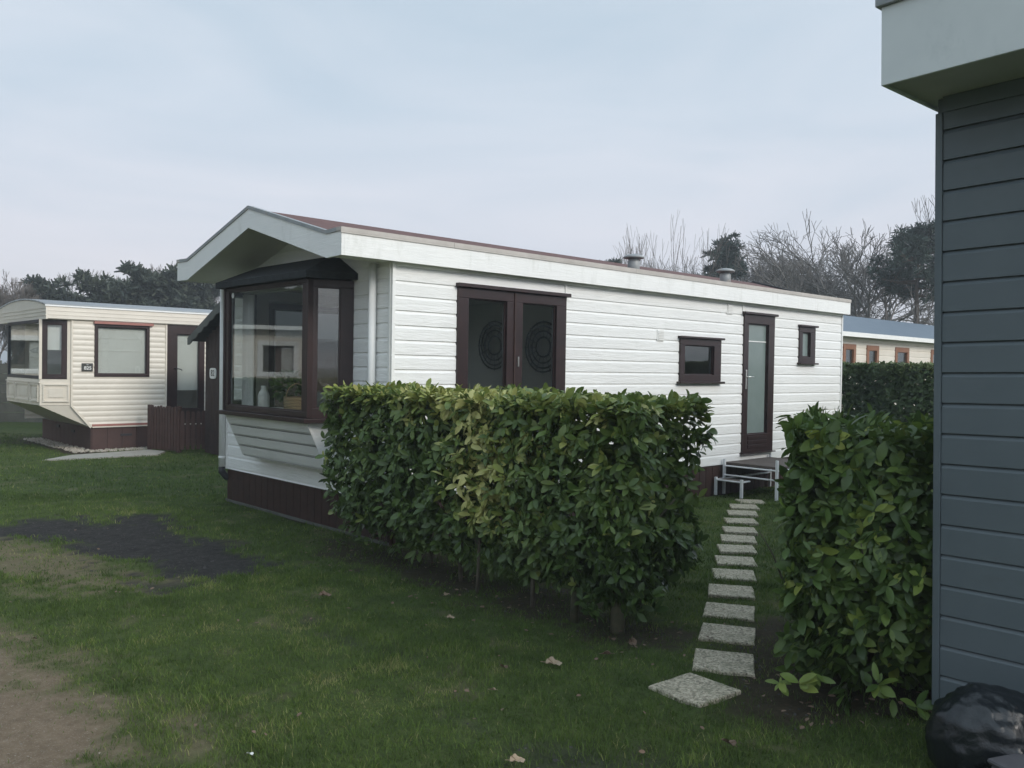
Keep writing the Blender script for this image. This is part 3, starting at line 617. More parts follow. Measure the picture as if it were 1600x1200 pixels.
mb = MB(); CS.box(mb, .035, 1.085, 2.2895, 2.335, .0, .06); mb.build('window_awning_strip', 'redtrim', wn)
cdoor = window(CS, CR, 'entrance_door', 1.357, 2.093, .442, 2.358, [(1.553, 1.985, .72, 2.16)], dfr=.01)
mb = MB(); CS.box(mb, 1.553, 1.985, 1.075, 2.155, -.06, -.052); 
for z_ in (1.4, 1.75, 2.02): CS.box(mb, 1.553, 1.985, z_, z_ + .012, -.0515, -.046)
mb.build('blind', 'blind', cdoor)
mb = MB(); mb.tube([CS.p(1.50, 1.50, .01), CS.p(1.50, 1.50, .055), CS.p(1.60, 1.485, .06), CS.p(1.63, 1.46, .06)], .010, 8); mb.build('door_handle', 'blackedge', cdoor, True)
mb = MB(); CS.box(mb, -.165, .022, 1.431, 1.573, .012, .024); pq = mb.build('number_plaque', 'darkplaque', CR)
text('825', .085, CS, -.065, 1.485, .0245, pq); text('no', .03, CS, -.07, 1.55, .0245, pq)
for o_, (u_, v_, z_, lab, cat) in enumerate(((-.55, 1.25, 2.05, 'dark hanging bowl lamp in the front window of the cream caravan', 'lamp'),)):
    mb = MB(); mb.lathe([(.02, .06), (.07, .04), (.14, 0), (.13, -.03), (.06, -.06), (.01, -.065)], (0, 0, -.25), 18); mb.tube([(0, 0, .26), (0, 0, -.2)], .006, 5); p = HW(u_, v_, C1)
    o = tag(mb.build('hanging_lamp', 'plum', None, True), lab, cat); o.location = (p[0], p[1], z_)
mb = MB(); mb.box((-.2, -.02, 0), (.2, .02, .62)); mb.box((-.26, -.10, -.3), (.26, .34, -.001)); o = tag(mb.build('armchair', 'plum'), 'dark high-backed chair behind the narrow bay window of the cream caravan', 'chair'); p = HW(-.15, .55, C1); o.location = (p[0], p[1], 1.2); o.rotation_euler = (0, 0, RZ + .6)

# ------------------------------------------------------------------ dark shed between the caravans
p = G(320, 707)
SH = thing('garden_shed', 'dark stained shed with wavy gable edge between the two caravans', 'shed', (p[0], p[1], 0), RZ)
mb = MB()
for k in range(16):
    a = -k * .135; t_ = 2.06 + (min(-a, 2.2 + a) + .06) * .42; mb.box((0, a - .128, 0), (.02, a, t_))
mb.box((.021, -2.16, 0), (.03, 0, 2.05)); mb.box((.021, -.02, 0), (1.9, 0, 2.08)); mb.box((.021, -2.18, 0), (1.9, -2.16, 2.08)); mb.box((1.88, -2.16, 0), (1.9, -.02, 2.08)); mb.build('plank_wall', 'rustdark', SH)
mb = MB()
for s_ in (1, -1):
    e_, r_ = (.30, 2.00), (-1.08, 2.62)
    if s_ < 0: e_ = (-2.46, 2.00)
    mb.prism([(-.18, e_[0], e_[1]), (-.18, r_[0], r_[1]), (-.18, r_[0], r_[1] + .04), (-.18, e_[0], e_[1] + .04)], (2.2, 0, 0))
mb.build('roof', 'felt', SH)
mb = MB()
for s_ in (1, -1):
    e_ = (.33, 1.985) if s_ > 0 else (-2.49, 1.985); r_ = (-1.08, 2.60); n_ = 18; lo_ = []; hi_ = []
    for i in range(n_ + 1):
        t = i / n_; v_ = e_[0] + (r_[0] - e_[0]) * t; z_ = e_[1] + (r_[1] - e_[1]) * t
        lo_.append((-.20, v_, z_ - .05 - .035 * abs(math.sin(t * math.pi * 6)))); hi_.append((-.20, v_, z_ + .075))
    mb.prism(lo_ + hi_[::-1], (.018, 0, 0))
mb.build('bargeboard', 'fence', SH)
mb = MB(); SF = Face((0, 0), (0, 1), (-1, 0)); P_ = [SF.p(-.33 + .125 * math.copysign(abs(math.cos(t)) ** .5, math.cos(t)), 1.43 + .095 * math.copysign(abs(math.sin(t)) ** .5, math.sin(t)), .001) for t in np.linspace(0, 2 * math.pi, 24, endpoint=False)]
mb.prism(P_, (-.015, 0, 0)); sg = mb.build('number_sign', 'ceramic', SH); text('82', .15, SF, -.33, 1.43, .0165, sg, 'darkplaque')

# picket fence and gate
a, b = G(232, 703), G(276, 707); c = G(322, 705.5)
def pickets(name, lab, cat, A, B, n, z0, z1, wd, gap_rails):
    L = np.linalg.norm((B - A)[:2]); t = thing(name, lab, cat, (A[0], A[1], 0), math.atan2(B[1] - A[1], B[0] - A[0]))
    for k in range(n):
        x = L * (k + .5) / n; m_ = MB(); hh = z1 + .012 * math.sin(k * 2.1)
        m_.prism([(x - wd / 2, -.012, z0), (x + wd / 2, -.012, z0), (x + wd / 2, -.012, hh - .03), (x + wd * .25, -.012, hh), (x - wd * .25, -.012, hh), (x - wd / 2, -.012, hh - .03)], (0, .018, 0)); m_.build('picket', 'picket', t)
    for z in gap_rails: m_ = MB(); m_.box((0, .008, z), (L, .045, z + .07)); m_.build('rail', 'picket', t)
    for x in (-.02, L + .02): m_ = MB(); m_.box((x - .028, .01, 0), (x + .028, .066, z1 + .01)); m_.build('post', 'picket', t)
    return t
pickets('picket_fence', 'close-set brown picket fence section beside the cream caravan door', 'fence', a, b, 10, .03, .82, .056, (.18, .62))
pickets('picket_gate', 'darker brown picket gate with open gaps next to the shed', 'gate', b + np.array([.05, .0, 0]), c, 5, .05, .74, .066, (.16, .52))

# board fence far left
BFN = thing('board_fence', 'weathered grey horizontal board fence at the far left behind the cream caravan', 'fence', (-17, 22.1, 0), 0)
for k in range(6):
    mb = MB(); mb.prism([(0, 0, .02 + k * .25), (7.5, 0, .02 + k * .25), (7.5, .012, .26 + k * .25), (0, .012, .26 + k * .25)], (0, .022, 0)); mb.build('board', 'fence', BFN)
for x in (0.1, 1.9, 3.7, 5.5, 7.3): mb = MB(); mb.box((x, .04, 0), (x + .08, .12, 1.6)); mb.build('post', 'fence', BFN)

# ------------------------------------------------------------------ grey building at the right
CG = np.array([1.97, 3.928])
GB = thing('grey_caravan', 'slate grey boarded caravan corner with deep pale roof fascia at the right', 'caravan', (CG[0], CG[1], 0), math.atan2(-.762, .648))
GB.rotation_euler = (0, -.0175, math.atan2(-.762, .648))
GF = Face((0, 0), (1, 0), (0, -1)); GS = Face((0, 0), (0, 1), (-1, 0))
siding(GF, 'front_wall', 'grey_board', GB, .026, 3.6, .085, 2.80, .226, .1387, profile='grey')
siding(GS, 'side_wall', 'grey_board', GB, .022, 8.5, .085, 2.80, .226, .1387, profile='grey')
mb = MB(); mb.box((3.58, .02, .085), (3.6, 8.5, 2.8)); mb.box((.02, 8.48, .085), (3.58, 8.5, 2.8)); mb.build('rear_wall', 'grey_board', GB)
mb = MB(); mb.box((-.008, -.008, .08), (.024, .020, 2.80)); mb.box((.026, -.01, 2.801), (3.6, .02, 2.872)); mb.box((-.01, .022, 2.801), (.02, 8.5, 2.872)); mb.build('corner_trim', 'grey_board', GB, bevel=.003)
mb = MB(); mb.box((.03, .03, -.05), (3.57, 8.47, .083)); mb.build('plinth', 'blackedge', GB)
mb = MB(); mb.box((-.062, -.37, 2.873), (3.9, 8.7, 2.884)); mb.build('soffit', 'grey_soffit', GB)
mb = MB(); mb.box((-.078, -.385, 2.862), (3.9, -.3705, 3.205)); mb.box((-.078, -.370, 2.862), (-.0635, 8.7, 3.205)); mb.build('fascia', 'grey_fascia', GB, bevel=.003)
mb = MB(); mb.box((-.098, -.405, 3.206), (3.9, -.33, 3.245)); mb.box((-.098, -.3295, 3.206), (-.03, 8.7, 3.245)); mb.build('roof_trim', 'zinc', GB, bevel=.004)
mb = MB(); mb.box((-.029, -.329, 3.19), (3.89, 8.69, 3.22)); mb.build('roof', 'felt', GB)

# ------------------------------------------------------------------ far cream bungalow right, and the bungalow facing the bay (seen reflected in its glass)
def bungalow(name, lab, loc, rz, L, W, wins, eave, ridge, wm, rm, fm, gz=(1.62, 2.27)):
    t = thing(name, lab, 'bungalow', (loc[0], loc[1], 0), rz); F_ = Face((0, 0), (1, 0), (0, -1))
    siding(F_, 'front_wall', wm, t, -1.5, L, .1, eave - .05, .1, .15, [(a, b, gz[0], gz[1]) for a, b in wins])
    mb = MB(); mb.box((-1.5, W - .02, 0), (L, W, eave)); mb.box((-1.5, .02, 0), (-1.48, W - .02, eave)); mb.box((L - .02, .02, 0), (L, W - .02, eave)); mb.box((-1.4, 1.2, 0), (L - .1, 1.22, eave)); mb.build('rear_wall', wm, t)
    for a, b in wins:
        f_ = window(F_, t, 'window', a, b, gz[0], gz[1], [(a + .12, b - .12, gz[0] + .1, gz[1] - .12)], fm)
        m_ = MB(); F_.box(m_, a + .12, a + .12 + (b - a) * .3, gz[0] + .1, gz[1] - .12, -.10, -.09); m_.build('curtain', 'curtain', f_)
    mb = MB(); mb.prism([(-1.7, -.22, eave + .02), (-1.7, W / 2, ridge), (-1.7, W / 2, ridge - .05), (-1.7, -.22, eave - .03)], (L + 1.9, 0, 0)); mb.prism([(-1.7, W / 2, ridge), (-1.7, W + .22, eave + .02), (-1.7, W + .22, eave - .03), (-1.7, W / 2, ridge - .05)], (L + 1.9, 0, 0)); mb.build('roof', rm, t)
    mb = MB(); mb.box((-1.7, -.27, eave - .08), (L + .2, -.221, eave + .02)); mb.build('gutter', 'white_trim', t)
    return t
bungalow('bungalow', 'low cream bungalow with blue-grey roof and orange-brown windows behind the right hedges', (7.35, 19.15), RZ, 12, 3.4, [(.04, .66), (1.22, 1.86), (2.79, 3.60), (5, 6)], 2.50, 3.15, 'cream', 'blueroof', 'orange_wood')
bungalow('bungalow', 'cream bungalow with white window frames, seen reflected in the bay window glass', (-16.2, 10.0), math.atan2(.976, .348) , 11, 4, [(.4, 1.1), (2.5, 3.5), (5.0, 5.9), (6.0, 7.4), (8.6, 9.6)], 2.55, 3.6, 'cream', 'felt', 'white_trim', (1.3, 2.2))
# ------------------------------------------------------------------ ground masks
def nz2(x, y, sc_, seed, octs=4):
    r = np.random.default_rng(seed); o = 0; amp = 1; tot = 0
    for k in range(octs):
        for _ in range(5):
            a = r.uniform(0, 2 * np.pi); f = sc_ * 2 ** k * r.uniform(.7, 1.4); o = o + amp * np.sin((x * np.cos(a) + y * np.sin(a)) * f + r.uniform(0, 6.28)); 
        tot += amp * 2.2; amp *= .6
    return o / tot
def sdf(x, y, poly):
    P = np.array(poly); d = np.full(x.shape, 1e9); ins = np.zeros(x.shape, bool)
    for (x0, y0), (x1, y1) in zip(P, np.roll(P, -1, 0)):
        ex, ey = x1 - x0, y1 - y0; t = np.clip(((x - x0) * ex + (y - y0) * ey) / (ex * ex + ey * ey), 0, 1)
        d = np.minimum(d, np.hypot(x - x0 - t * ex, y - y0 - t * ey))
        c = ((y0 > y) != (y1 > y)) & (x < ex * (y - y0) / (ey + 1e-12) + x0); ins ^= c
    return np.where(ins, d, -d)
gp = lambda L: [tuple(G(*q)[:2]) for q in L]
BLACK = gp([(-60, 822), (0, 819), (52, 808), (115, 806), (172, 814), (176, 802), (264, 801), (287, 832), (374, 853), (431, 874), (400, 893), (345, 899), (244, 892), (205, 876), (129, 858), (57, 843), (0, 834), (-60, 836)])
STRK = gp([(125, 885), (165, 897), (215, 915), (260, 922), (330, 912), (345, 905), (280, 912), (230, 908), (190, 895), (150, 884)])
DARK2 = gp([(470, 960), (560, 985), (690, 1025), (660, 1050), (560, 1020), (480, 985)])
DARK3 = gp([(700, 1100), (870, 1150), (1130, 1180), (1160, 1240), (800, 1240), (720, 1150)])
PATHP = gp([(-400, 930), (-100, 945), (30, 985), (110, 1040), (160, 1090), (215, 1160), (240, 1200), (260, 1300)]) + [(-2.0, -1), (-9, -1)]
THIN = gp([(-80, 835), (0, 835), (60, 845), (135, 862), (210, 885), (250, 905), (190, 920), (130, 925), (60, 910), (-80, 890)]); THIN2 = gp([(180, 1040), (300, 1100), (420, 1180), (500, 1260), (250, 1260), (190, 1110)])
sm = lambda t: np.clip(t, 0, 1) ** 2 * (3 - 2 * np.clip(t, 0, 1))
def masks(x, y):
    n1 = nz2(x, y, 5, 1); n2 = nz2(x, y, 22, 2)
    bl = sm((sdf(x, y, BLACK) + .12 * n1 + .20 * n2) / .24 + .5)
    bl = np.maximum(bl, .75 * sm((sdf(x, y, STRK) + .08 * n1 + .10 * n2) / .12 + .4))
    bl = np.maximum(bl, .55 * sm((sdf(x, y, DARK2) + .12 * n1 + .14 * n2) / .25 + .2)); bl = np.maximum(bl, .6 * sm((sdf(x, y, DARK3) + .15 * n1 + .10 * n2) / .3 + .2))
    d = sm((sdf(x, y, PATHP) + .20 * n1 + .16 * n2) / .55 + .45)
    d = np.maximum(d, .62 * sm((sdf(x, y, THIN) + .2 * n1 + .34 * n2) / .6 + .55)); d = np.maximum(d, .55 * sm((sdf(x, y, THIN2) + .18 * n1 + .2 * n2) / .5 + .3))
    d = np.maximum(d, .28 * sm((n1 + n2 * .6 - .6) / .3))
    u, v = HU(x, y)
    h1 = .85 * sm((.42 - np.maximum(np.abs(u + .28) - .05, 0) - np.maximum(np.maximum(-3.1 - v, v - .2), 0) + .22 * n1 + .16 * n2) / .3)
    hx, hy = x - 1.75, y - 4.7; h2 = .9 * sm((.45 - np.hypot(np.maximum(np.abs(hx - .25 * hy) - .25, 0), np.maximum(np.abs(hy) - .5, 0)) + .1 * n1 + .1 * n2) / .3)
    u1, v1 = HU(x, y, C1); h3 = sm((.35 - np.maximum(np.abs(u1 + .12) - .12, 0) * 1 - np.maximum(np.maximum(-v1 - .3, v1 - 3.4), 0) + .1 * n1) / .2)
    return bl, d, np.maximum(np.maximum(h1, h2), h3)
# one sheet: fine near the camera, coarse to the horizon
xs = np.concatenate([-np.geomspace(600, 9.5, 22), np.arange(-9, 5.01, .055), np.geomspace(5.6, 600, 22)])
ys = np.concatenate([-np.geomspace(600, 1.2, 18), np.arange(1.9, 17, .055), np.geomspace(17.6, 900, 26)])
X, Y = np.meshgrid(xs, ys); bl, di, hs = masks(X, Y)
Z = .012 * nz2(X, Y, 3, 9) + .006 * nz2(X, Y, 25, 10); Z = Z - .012 * bl
Z = np.where((np.abs(X) > 12) | (Y > 20) | (Y < 0), 0, Z) - .012
nx, ny = len(xs), len(ys); I = np.arange(nx * ny).reshape(ny, nx)
F_ = np.stack([I[:-1, :-1], I[:-1, 1:], I[1:, 1:], I[1:, :-1]], -1).reshape(-1, 4)
GO = np_mesh('ground', np.stack([X, Y, Z], -1).reshape(-1, 3), F_, 'ground', smooth=True); tag(GO, kind='structure')
for nm, a in (('black', bl), ('dirt', di), ('hedgesoil', hs)): at_ = GO.data.attributes.new(nm, 'FLOAT', 'POINT'); at_.data.foreach_set('value', a.astype(np.float32).ravel())

# ------------------------------------------------------------------ stepping stones
STN = [(.941, 4.286, 39), (1.191, 4.70, -14.7), (1.339, 5.206, -17), (1.473, 5.694, -17), (1.621, 6.224, -13), (1.772, 6.732, -11), (1.913, 7.223, -9), (2.054, 7.715, -7), (2.19, 8.182, -11), (2.326, 8.647, -8), (2.477, 9.174, -6), (2.633, 9.692, -10), (2.776, 10.16, -7), (2.969, 10.539, -3)]
ORD = ['first stone of the path, set askew in the lawn near the photographer', 'second stone of the path, straight behind the askew first one', 'third stone of the path, counted from the askew near one', 'fourth stone of the path, beside the trunks of the hedge end', 'fifth stone of the path, counted from the askew near one', 'sixth stone of the path, counted from the askew near one', 'seventh stone of the path, middle of the row', 'seventh stone of the path, counted from the door steps', 'sixth stone of the path, counted from the door steps', 'fifth stone of the path, counted from the door steps', 'fourth stone of the path, counted from the door steps', 'third stone of the path, counted from the door steps', 'second stone of the path, counted from the door steps', 'last stone of the path, touching the white door steps']
for i, ((x, y, a), lab) in enumerate(zip(STN, ORD)):
    mb = MB(); h = .162; r_ = random.Random(i); n_ = 10; top = []
    for s_ in range(4):
        for k in range(n_):
            t = -h + 2 * h * k / n_; w_ = h + r_.uniform(-.0025, .002); c_ = [(t, -w_), (w_, t), (-t, w_), (-w_, -t)][s_]; top.append((c_[0], c_[1], .0))
    n4 = len(top); mb.add([(p[0] * .97, p[1] * .97, .012) for p in top] + [(p[0], p[1], .006) for p in top] + [(p[0], p[1], -.04) for p in top], [tuple(range(n4))] + [(q * n4 + j, (q + 1) * n4 + j, (q + 1) * n4 + (j + 1) % n4, q * n4 + (j + 1) % n4) for q in range(2) for j in range(n4)])
    o = mb.build('stepping_stone', 'stone'); o.location = (x, y, -.003); o.rotation_euler = (r_.uniform(-.012, .012), r_.uniform(-.012, .012), math.radians(a)); tag(o, 'pale aggregate ' + lab, 'stepping stone', 'stepping stones leading to the door')
mb = MB(); sl_ = [G(*q)[:2] for q in [(66, 720), (112, 712), (234, 703.5), (258, 706), (246, 711.5), (150, 716.5)]]
mb.prism([(a, b, -.03) for a, b in sl_], (0, 0, .045)); tag(mb.build('paving_slab', 'concrete'), 'long pale concrete slab strip in the lawn before the cream caravan', 'paving slab')

# ------------------------------------------------------------------ foliage
LT = np.array([(0, 0, 0)] + [q for t, w_, z_ in ((.12, .09, .0), (.36, .185, -.02), (.64, .195, -.05), (.87, .11, -.11)) for q in ((t, w_, z_ + w_ * .22), (t, 0, z_), (t, -w_, z_ + w_ * .22))] + [(1, 0, -.17)])
LF = np.array([(0, 2, 1), (0, 3, 2), (10, 11, 13), (11, 12, 13)] + [q for r_ in (1, 4, 7) for q in ((r_, r_ + 1, r_ + 4), (r_, r_ + 4, r_ + 3), (r_ + 1, r_ + 2, r_ + 5), (r_ + 1, r_ + 5, r_ + 4))])
def leaves(P, D, Nn, L, tone, wid=1.0):
    """P base, D direction, Nn normal, L length"""
    D = D / np.linalg.norm(D, axis=1, keepdims=True); Nn = Nn - D * (Nn * D).sum(1, keepdims=True); Nn /= np.linalg.norm(Nn, axis=1, keepdims=True) + 1e-9
    B = np.cross(Nn, D); V = P[:, None] + L[:, None, None] * (LT[None, :, 0:1] * D[:, None] + LT[None, :, 1:2] * B[:, None] * wid + LT[None, :, 2:3] * Nn[:, None])
    F = (np.arange(len(P)) * 14)[:, None, None] + LF[None]; return V.reshape(-1, 3), F.reshape(-1, 3), np.repeat(tone, 16)
def rosettes(P, O, n, L, tone, droop=.25, spread=.85):
    """n leaves round each shoot tip"""
    m = len(P); k = m * n; P2 = np.repeat(P, n, 0); O2 = np.repeat(O, n, 0); O2 = O2 / np.linalg.norm(O2, axis=1, keepdims=True)
    R = RNG.normal(size=(k, 3)); R -= O2 * (R * O2).sum(1, keepdims=True); R /= np.linalg.norm(R, axis=1, keepdims=True)
    D = R * spread + O2 * RNG.uniform(.05, .75, (k, 1)); D[:, 2] -= droop * RNG.uniform(0, 1.4, k)
    Nn = O2 + RNG.normal(size=(k, 3)) * .25; Ls = L * RNG.uniform(.45, 1.3, k) * np.repeat(RNG.uniform(.8, 1.15, m), n)
    base = P2 - O2 * RNG.uniform(0, .07, (k, 1)) * (L / .09)
    t = np.clip(np.repeat(tone, n) + RNG.normal(size=k) * .11, 0, 1); return leaves(base, D, Nn, Ls, t, RNG.uniform(.8, 1.25, (k, 1, 1)))
def hedge_mesh(name, parent, parts, m, to_world, n=6, L=.095, tone=lambda p, o: np.full(len(p), .3), droop=.3):
    Ps, Os = [], []
    for (f, cnt) in parts: p, o = f(cnt); Ps.append(p); Os.append(o)
    P = np.concatenate(Ps); O = np.concatenate(Os); t = tone(P, O); V, F, T = rosettes(P, O + RNG.normal(size=O.shape) * .35, n, L, t, droop)
    return np_mesh(name, to_world(V), F, m, T, parent, True)
V, F, T = leaves(PLANT[1], PLANT[2] + RNG.normal(size=(300, 3)) * .5, RNG.normal(size=(300, 3)) + np.array([0, 0, 1.]), np.full(300, .085), RNG.uniform(0, .2, 300)); np_mesh('leaves', V, F, 'laurel', T, PLANT[0])
def boxside(lo, hi, axis, sgn, bulge=.05, depth=.09, minz=None, seed=0):
    """random shoots just inside one face of a box; ragged near the bottom"""
    lo = np.array(lo, float); hi = np.array(hi, float)
    def f(c):
        p = lo + (hi - lo) * RNG.uniform(0, 1, (c, 3)); o = np.zeros((c, 3)); o[:, axis] = sgn
        oth = [q for q in (0, 1, 2) if q != axis]; bn = nz2(p[:, oth[0]] + seed, p[:, oth[1]], 4.5, 31 + axis, 3) * bulge
        e = RNG.exponential(depth, c); p[:, axis] = (hi[axis] if sgn > 0 else lo[axis]) + sgn * (bn - np.minimum(e, .45))
        if axis != 2:
            tz = np.clip((p[:, 2] - lo[2]) / .5, 0, 1); p[:, axis] -= sgn * (1 - tz) ** 1.6 * .26
            o[:, 2] += .35 + .2 * RNG.normal(size=c)
            if minz: k_ = RNG.uniform(0, 1, c) < (.30 + .70 * np.clip((p[:, 2] - lo[2]) / minz, 0, 1)); p, o = p[k_], o[k_]
        return p, o
    return f
HG = thing('hedge', 'big clipped laurel hedge before the white caravan, with a yellowish band of leaves', 'hedge', (C0[0], C0[1], 0), RZ)
lo, hi = (-.66, -3.22, .14), (.20, .02, 1.415)
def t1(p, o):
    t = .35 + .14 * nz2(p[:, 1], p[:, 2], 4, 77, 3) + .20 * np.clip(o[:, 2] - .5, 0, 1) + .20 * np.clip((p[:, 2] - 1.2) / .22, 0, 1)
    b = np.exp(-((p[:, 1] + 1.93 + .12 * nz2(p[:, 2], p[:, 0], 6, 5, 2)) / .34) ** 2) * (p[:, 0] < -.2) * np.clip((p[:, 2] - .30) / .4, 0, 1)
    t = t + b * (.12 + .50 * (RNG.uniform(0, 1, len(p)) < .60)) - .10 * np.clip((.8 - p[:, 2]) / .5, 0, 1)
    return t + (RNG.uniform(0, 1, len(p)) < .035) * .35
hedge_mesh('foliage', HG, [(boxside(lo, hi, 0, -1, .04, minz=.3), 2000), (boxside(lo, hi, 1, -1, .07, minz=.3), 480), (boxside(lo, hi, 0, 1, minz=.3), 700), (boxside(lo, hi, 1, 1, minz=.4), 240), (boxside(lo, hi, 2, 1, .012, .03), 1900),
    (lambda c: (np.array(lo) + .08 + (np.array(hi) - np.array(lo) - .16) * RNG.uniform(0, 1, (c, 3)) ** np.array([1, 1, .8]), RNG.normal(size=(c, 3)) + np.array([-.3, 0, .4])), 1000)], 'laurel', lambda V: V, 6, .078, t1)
def shrub_trunk(parent, x, y, r, lean, top, m='bark', seed=0, nb=4):
    q = random.Random(seed); mb = MB(); pts = [(x, y, -.02)]; px_, py_ = x, y
    for k in range(1, 6): px_ += lean[0] / 5 + q.uniform(-.012, .012); py_ += lean[1] / 5 + q.uniform(-.012, .012); pts.append((px_, py_, top * k / 5))
    mb.tube(pts, [r * (1.25 - .11 * k) for k in range(6)], 9)
    for b in range(nb):
        s_ = pts[q.randint(2, 4)]; a = q.uniform(0, 6.28); pp = [s_]
        for k in range(1, 5): pp.append((s_[0] + math.cos(a) * .07 * k + q.uniform(-.015, .015), s_[1] + math.sin(a) * .10 * k + q.uniform(-.015, .015), s_[2] + .12 * k))
        mb.tube(pp, [r * .5, r * .42, r * .35, r * .26, r * .15], 6)
    mb.build('trunk', m, parent, True)
for i, (x, y, r, l) in enumerate([(625, 862, .019, (.0, .0)), (720, 905, .014, (.05, .05)), (745, 925, .010, (-.05, -.1)), (832, 947, .013, (.02, .0)), (897, 970, .024, (.0, -.02)), (965, 986, .038, (.05, .04)), (1000, 952, .020, (.02, .05)), (675, 880, .012, (0, .1))]):
    g_ = G(x, y); u, v = HU(g_[0], g_[1]); shrub_trunk(HG, u, v, r, l, .85, 'greenbark' if i in (4, 5) else 'bark', i)
# second hedge, by the grey caravan
H2 = thing('hedge', 'leafy laurel hedge with large fresh leaves between the stepping stones and the grey caravan', 'hedge', (1.30, 4.12, 0), math.radians(-8))
lo2, hi2 = (.02, .0, .02), (1.02, 1.05, 1.37)
shear = lambda V: np.stack([V[:, 0] + .30 * V[:, 1], V[:, 1], V[:, 2]], -1)
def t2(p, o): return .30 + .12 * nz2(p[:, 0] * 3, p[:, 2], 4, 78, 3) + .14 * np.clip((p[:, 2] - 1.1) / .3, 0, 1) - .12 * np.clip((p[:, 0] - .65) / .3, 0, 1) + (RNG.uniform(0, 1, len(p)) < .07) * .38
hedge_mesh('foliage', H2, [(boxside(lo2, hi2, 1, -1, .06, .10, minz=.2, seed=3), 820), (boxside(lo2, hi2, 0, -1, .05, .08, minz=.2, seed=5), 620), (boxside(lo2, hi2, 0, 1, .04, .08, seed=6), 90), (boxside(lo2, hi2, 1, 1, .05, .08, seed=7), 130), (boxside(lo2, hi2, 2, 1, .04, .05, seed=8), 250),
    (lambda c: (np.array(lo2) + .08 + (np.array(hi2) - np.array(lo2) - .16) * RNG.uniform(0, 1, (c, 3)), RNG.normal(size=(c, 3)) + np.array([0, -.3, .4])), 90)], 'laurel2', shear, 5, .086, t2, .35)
for i, (x, y) in enumerate(((.15, .25), (.45, .3), (.75, .28), (.6, .7), (.25, .7))): shrub_trunk(H2, x + .2 * y, y, .014, (.03, .0), .8, 'bark', 40 + i, 3)
# low fresh shoots at its foot
p_ = np.array([(.10, -.02, .12), (.02, .03, .10), (.18, .0, .16), (.52, -.05, .10), (.62, -.08, .06), (.45, -.06, .16)]); V, F, T = rosettes(p_, np.array([[-.2, -.6, .6]] * 6), 7, .075, np.array([.74, .70, .62, .45, .42, .45]), .1); np_mesh('foliage', V, F, 'laurel2', T, H2)
# far hedge before the bungalow
H3 = thing('hedge', 'tall clipped dark green hedge in front of the cream bungalow with orange-brown windows', 'hedge', (5.45, 14.55, 0), math.atan2(-.73, .684))
lo3, hi3 = (-.35, -.0, .05), (4.2, .9, 1.76)
def t3(p, o): return .32 + .16 * nz2(p[:, 0], p[:, 2], 5, 79, 3) + .38 * np.clip((p[:, 2] - 1.5) / .25, 0, 1)
hedge_mesh('foliage', H3, [(boxside(lo3, hi3, 1, -1, .02, .10), 7000), (boxside(lo3, hi3, 0, -1, .03, .05), 500), (boxside(lo3, hi3, 2, 1, .02, .04), 2600), (boxside(lo3, hi3, 1, 1, .03, .10), 3000), (boxside(lo3, hi3, 0, 1, .03, .05), 100)], 'farhedge', lambda V: V, 5, .075, t3, .2)
for k in range(9): shrub_trunk(H3, .1 + k * .45, .45, .03, (.02, .0), 1.2, 'bark', 60 + k, 4)

# ------------------------------------------------------------------ grass blades (nobody could count them)
def grass(n, y0, y1, h0, h1, w0, seed):
    r = np.random.default_rng(seed); y = y0 + (y1 - y0) * r.uniform(0, 1, n) ** .9; x = r.uniform(-.64, .64, n) * y * 1.0
    bl, d, h = masks(x, y); k = r.uniform(0, 1, n) > np.clip(bl * 1.03 + d * .98 + h * .86 + .45 * (nz2(x, y, 9, 44) < -.45), 0, 1)
    for (sx, sy, a) in STN:
        a = math.radians(a); dx, dy = x - sx, y - sy; p, q = dx * math.cos(a) + dy * math.sin(a), -dx * math.sin(a) + dy * math.cos(a); k &= ~((np.abs(p) < .146) & (np.abs(q) < .146))
    u, v = HU(x, y); k &= ~((u > -.02) & (u < 8.65) & (v > -.01) & (v < 3.33)); u1, v1 = HU(x, y, C1); k &= ~((u1 > -.0) & (v1 > -.02) & (v1 < 2.7))
    gd, gn_ = (x - CG[0]) * .648 - (y - CG[1]) * .762, -(x - CG[0]) * .762 - (y - CG[1]) * .648; k &= ~((gd > 0) & (gn_ < 0)); k &= sdf(x, y, sl_) < .01
    x, y, d = x[k], y[k], d[k]; n = len(x); hh = r.uniform(h0, h1, n) * (1 + .40 * nz2(x, y, 5, 12) + .35 * np.clip(nz2(x, y, 17, 15), 0, 1)) * (1 - .45 * d); a = r.uniform(0, 2 * np.pi, n); w_ = w0 * r.uniform(.7, 1.3, n); ln = r.uniform(.2, 1.1, n) * hh; la = r.uniform(0, 2 * np.pi, n)
    z = .012 * nz2(x, y, 3, 9) + .006 * nz2(x, y, 25, 10) - .016; dx, dy = np.cos(a) * w_, np.sin(a) * w_; lx, ly = np.cos(la) * ln, np.sin(la) * ln
    V = np.stack([np.stack([x - dx, y - dy, z], -1), np.stack([x + dx, y + dy, z], -1), np.stack([x + dx * .7 + lx * .35, y + dy * .7 + ly * .35, z + hh * .6], -1), np.stack([x - dx * .7 + lx * .35, y - dy * .7 + ly * .35, z + hh * .6], -1), np.stack([x + lx, y + ly, z + hh], -1)], 1)
    b = (np.arange(n) * 5)[:, None, None]; F = (b + np.array([(0, 1, 2), (0, 2, 3), (3, 2, 4)])[None]).reshape(-1, 3)
    t = np.clip(.40 + .30 * nz2(x, y, 2.2, 13) + .30 * nz2(x, y, 13, 14) + .16 * r.normal(size=n) + .30 * d, 0, 1); t = np.where(r.uniform(0, 1, n) < .018, .95, t)
    return V.reshape(-1, 3), F, np.repeat(t, 3)
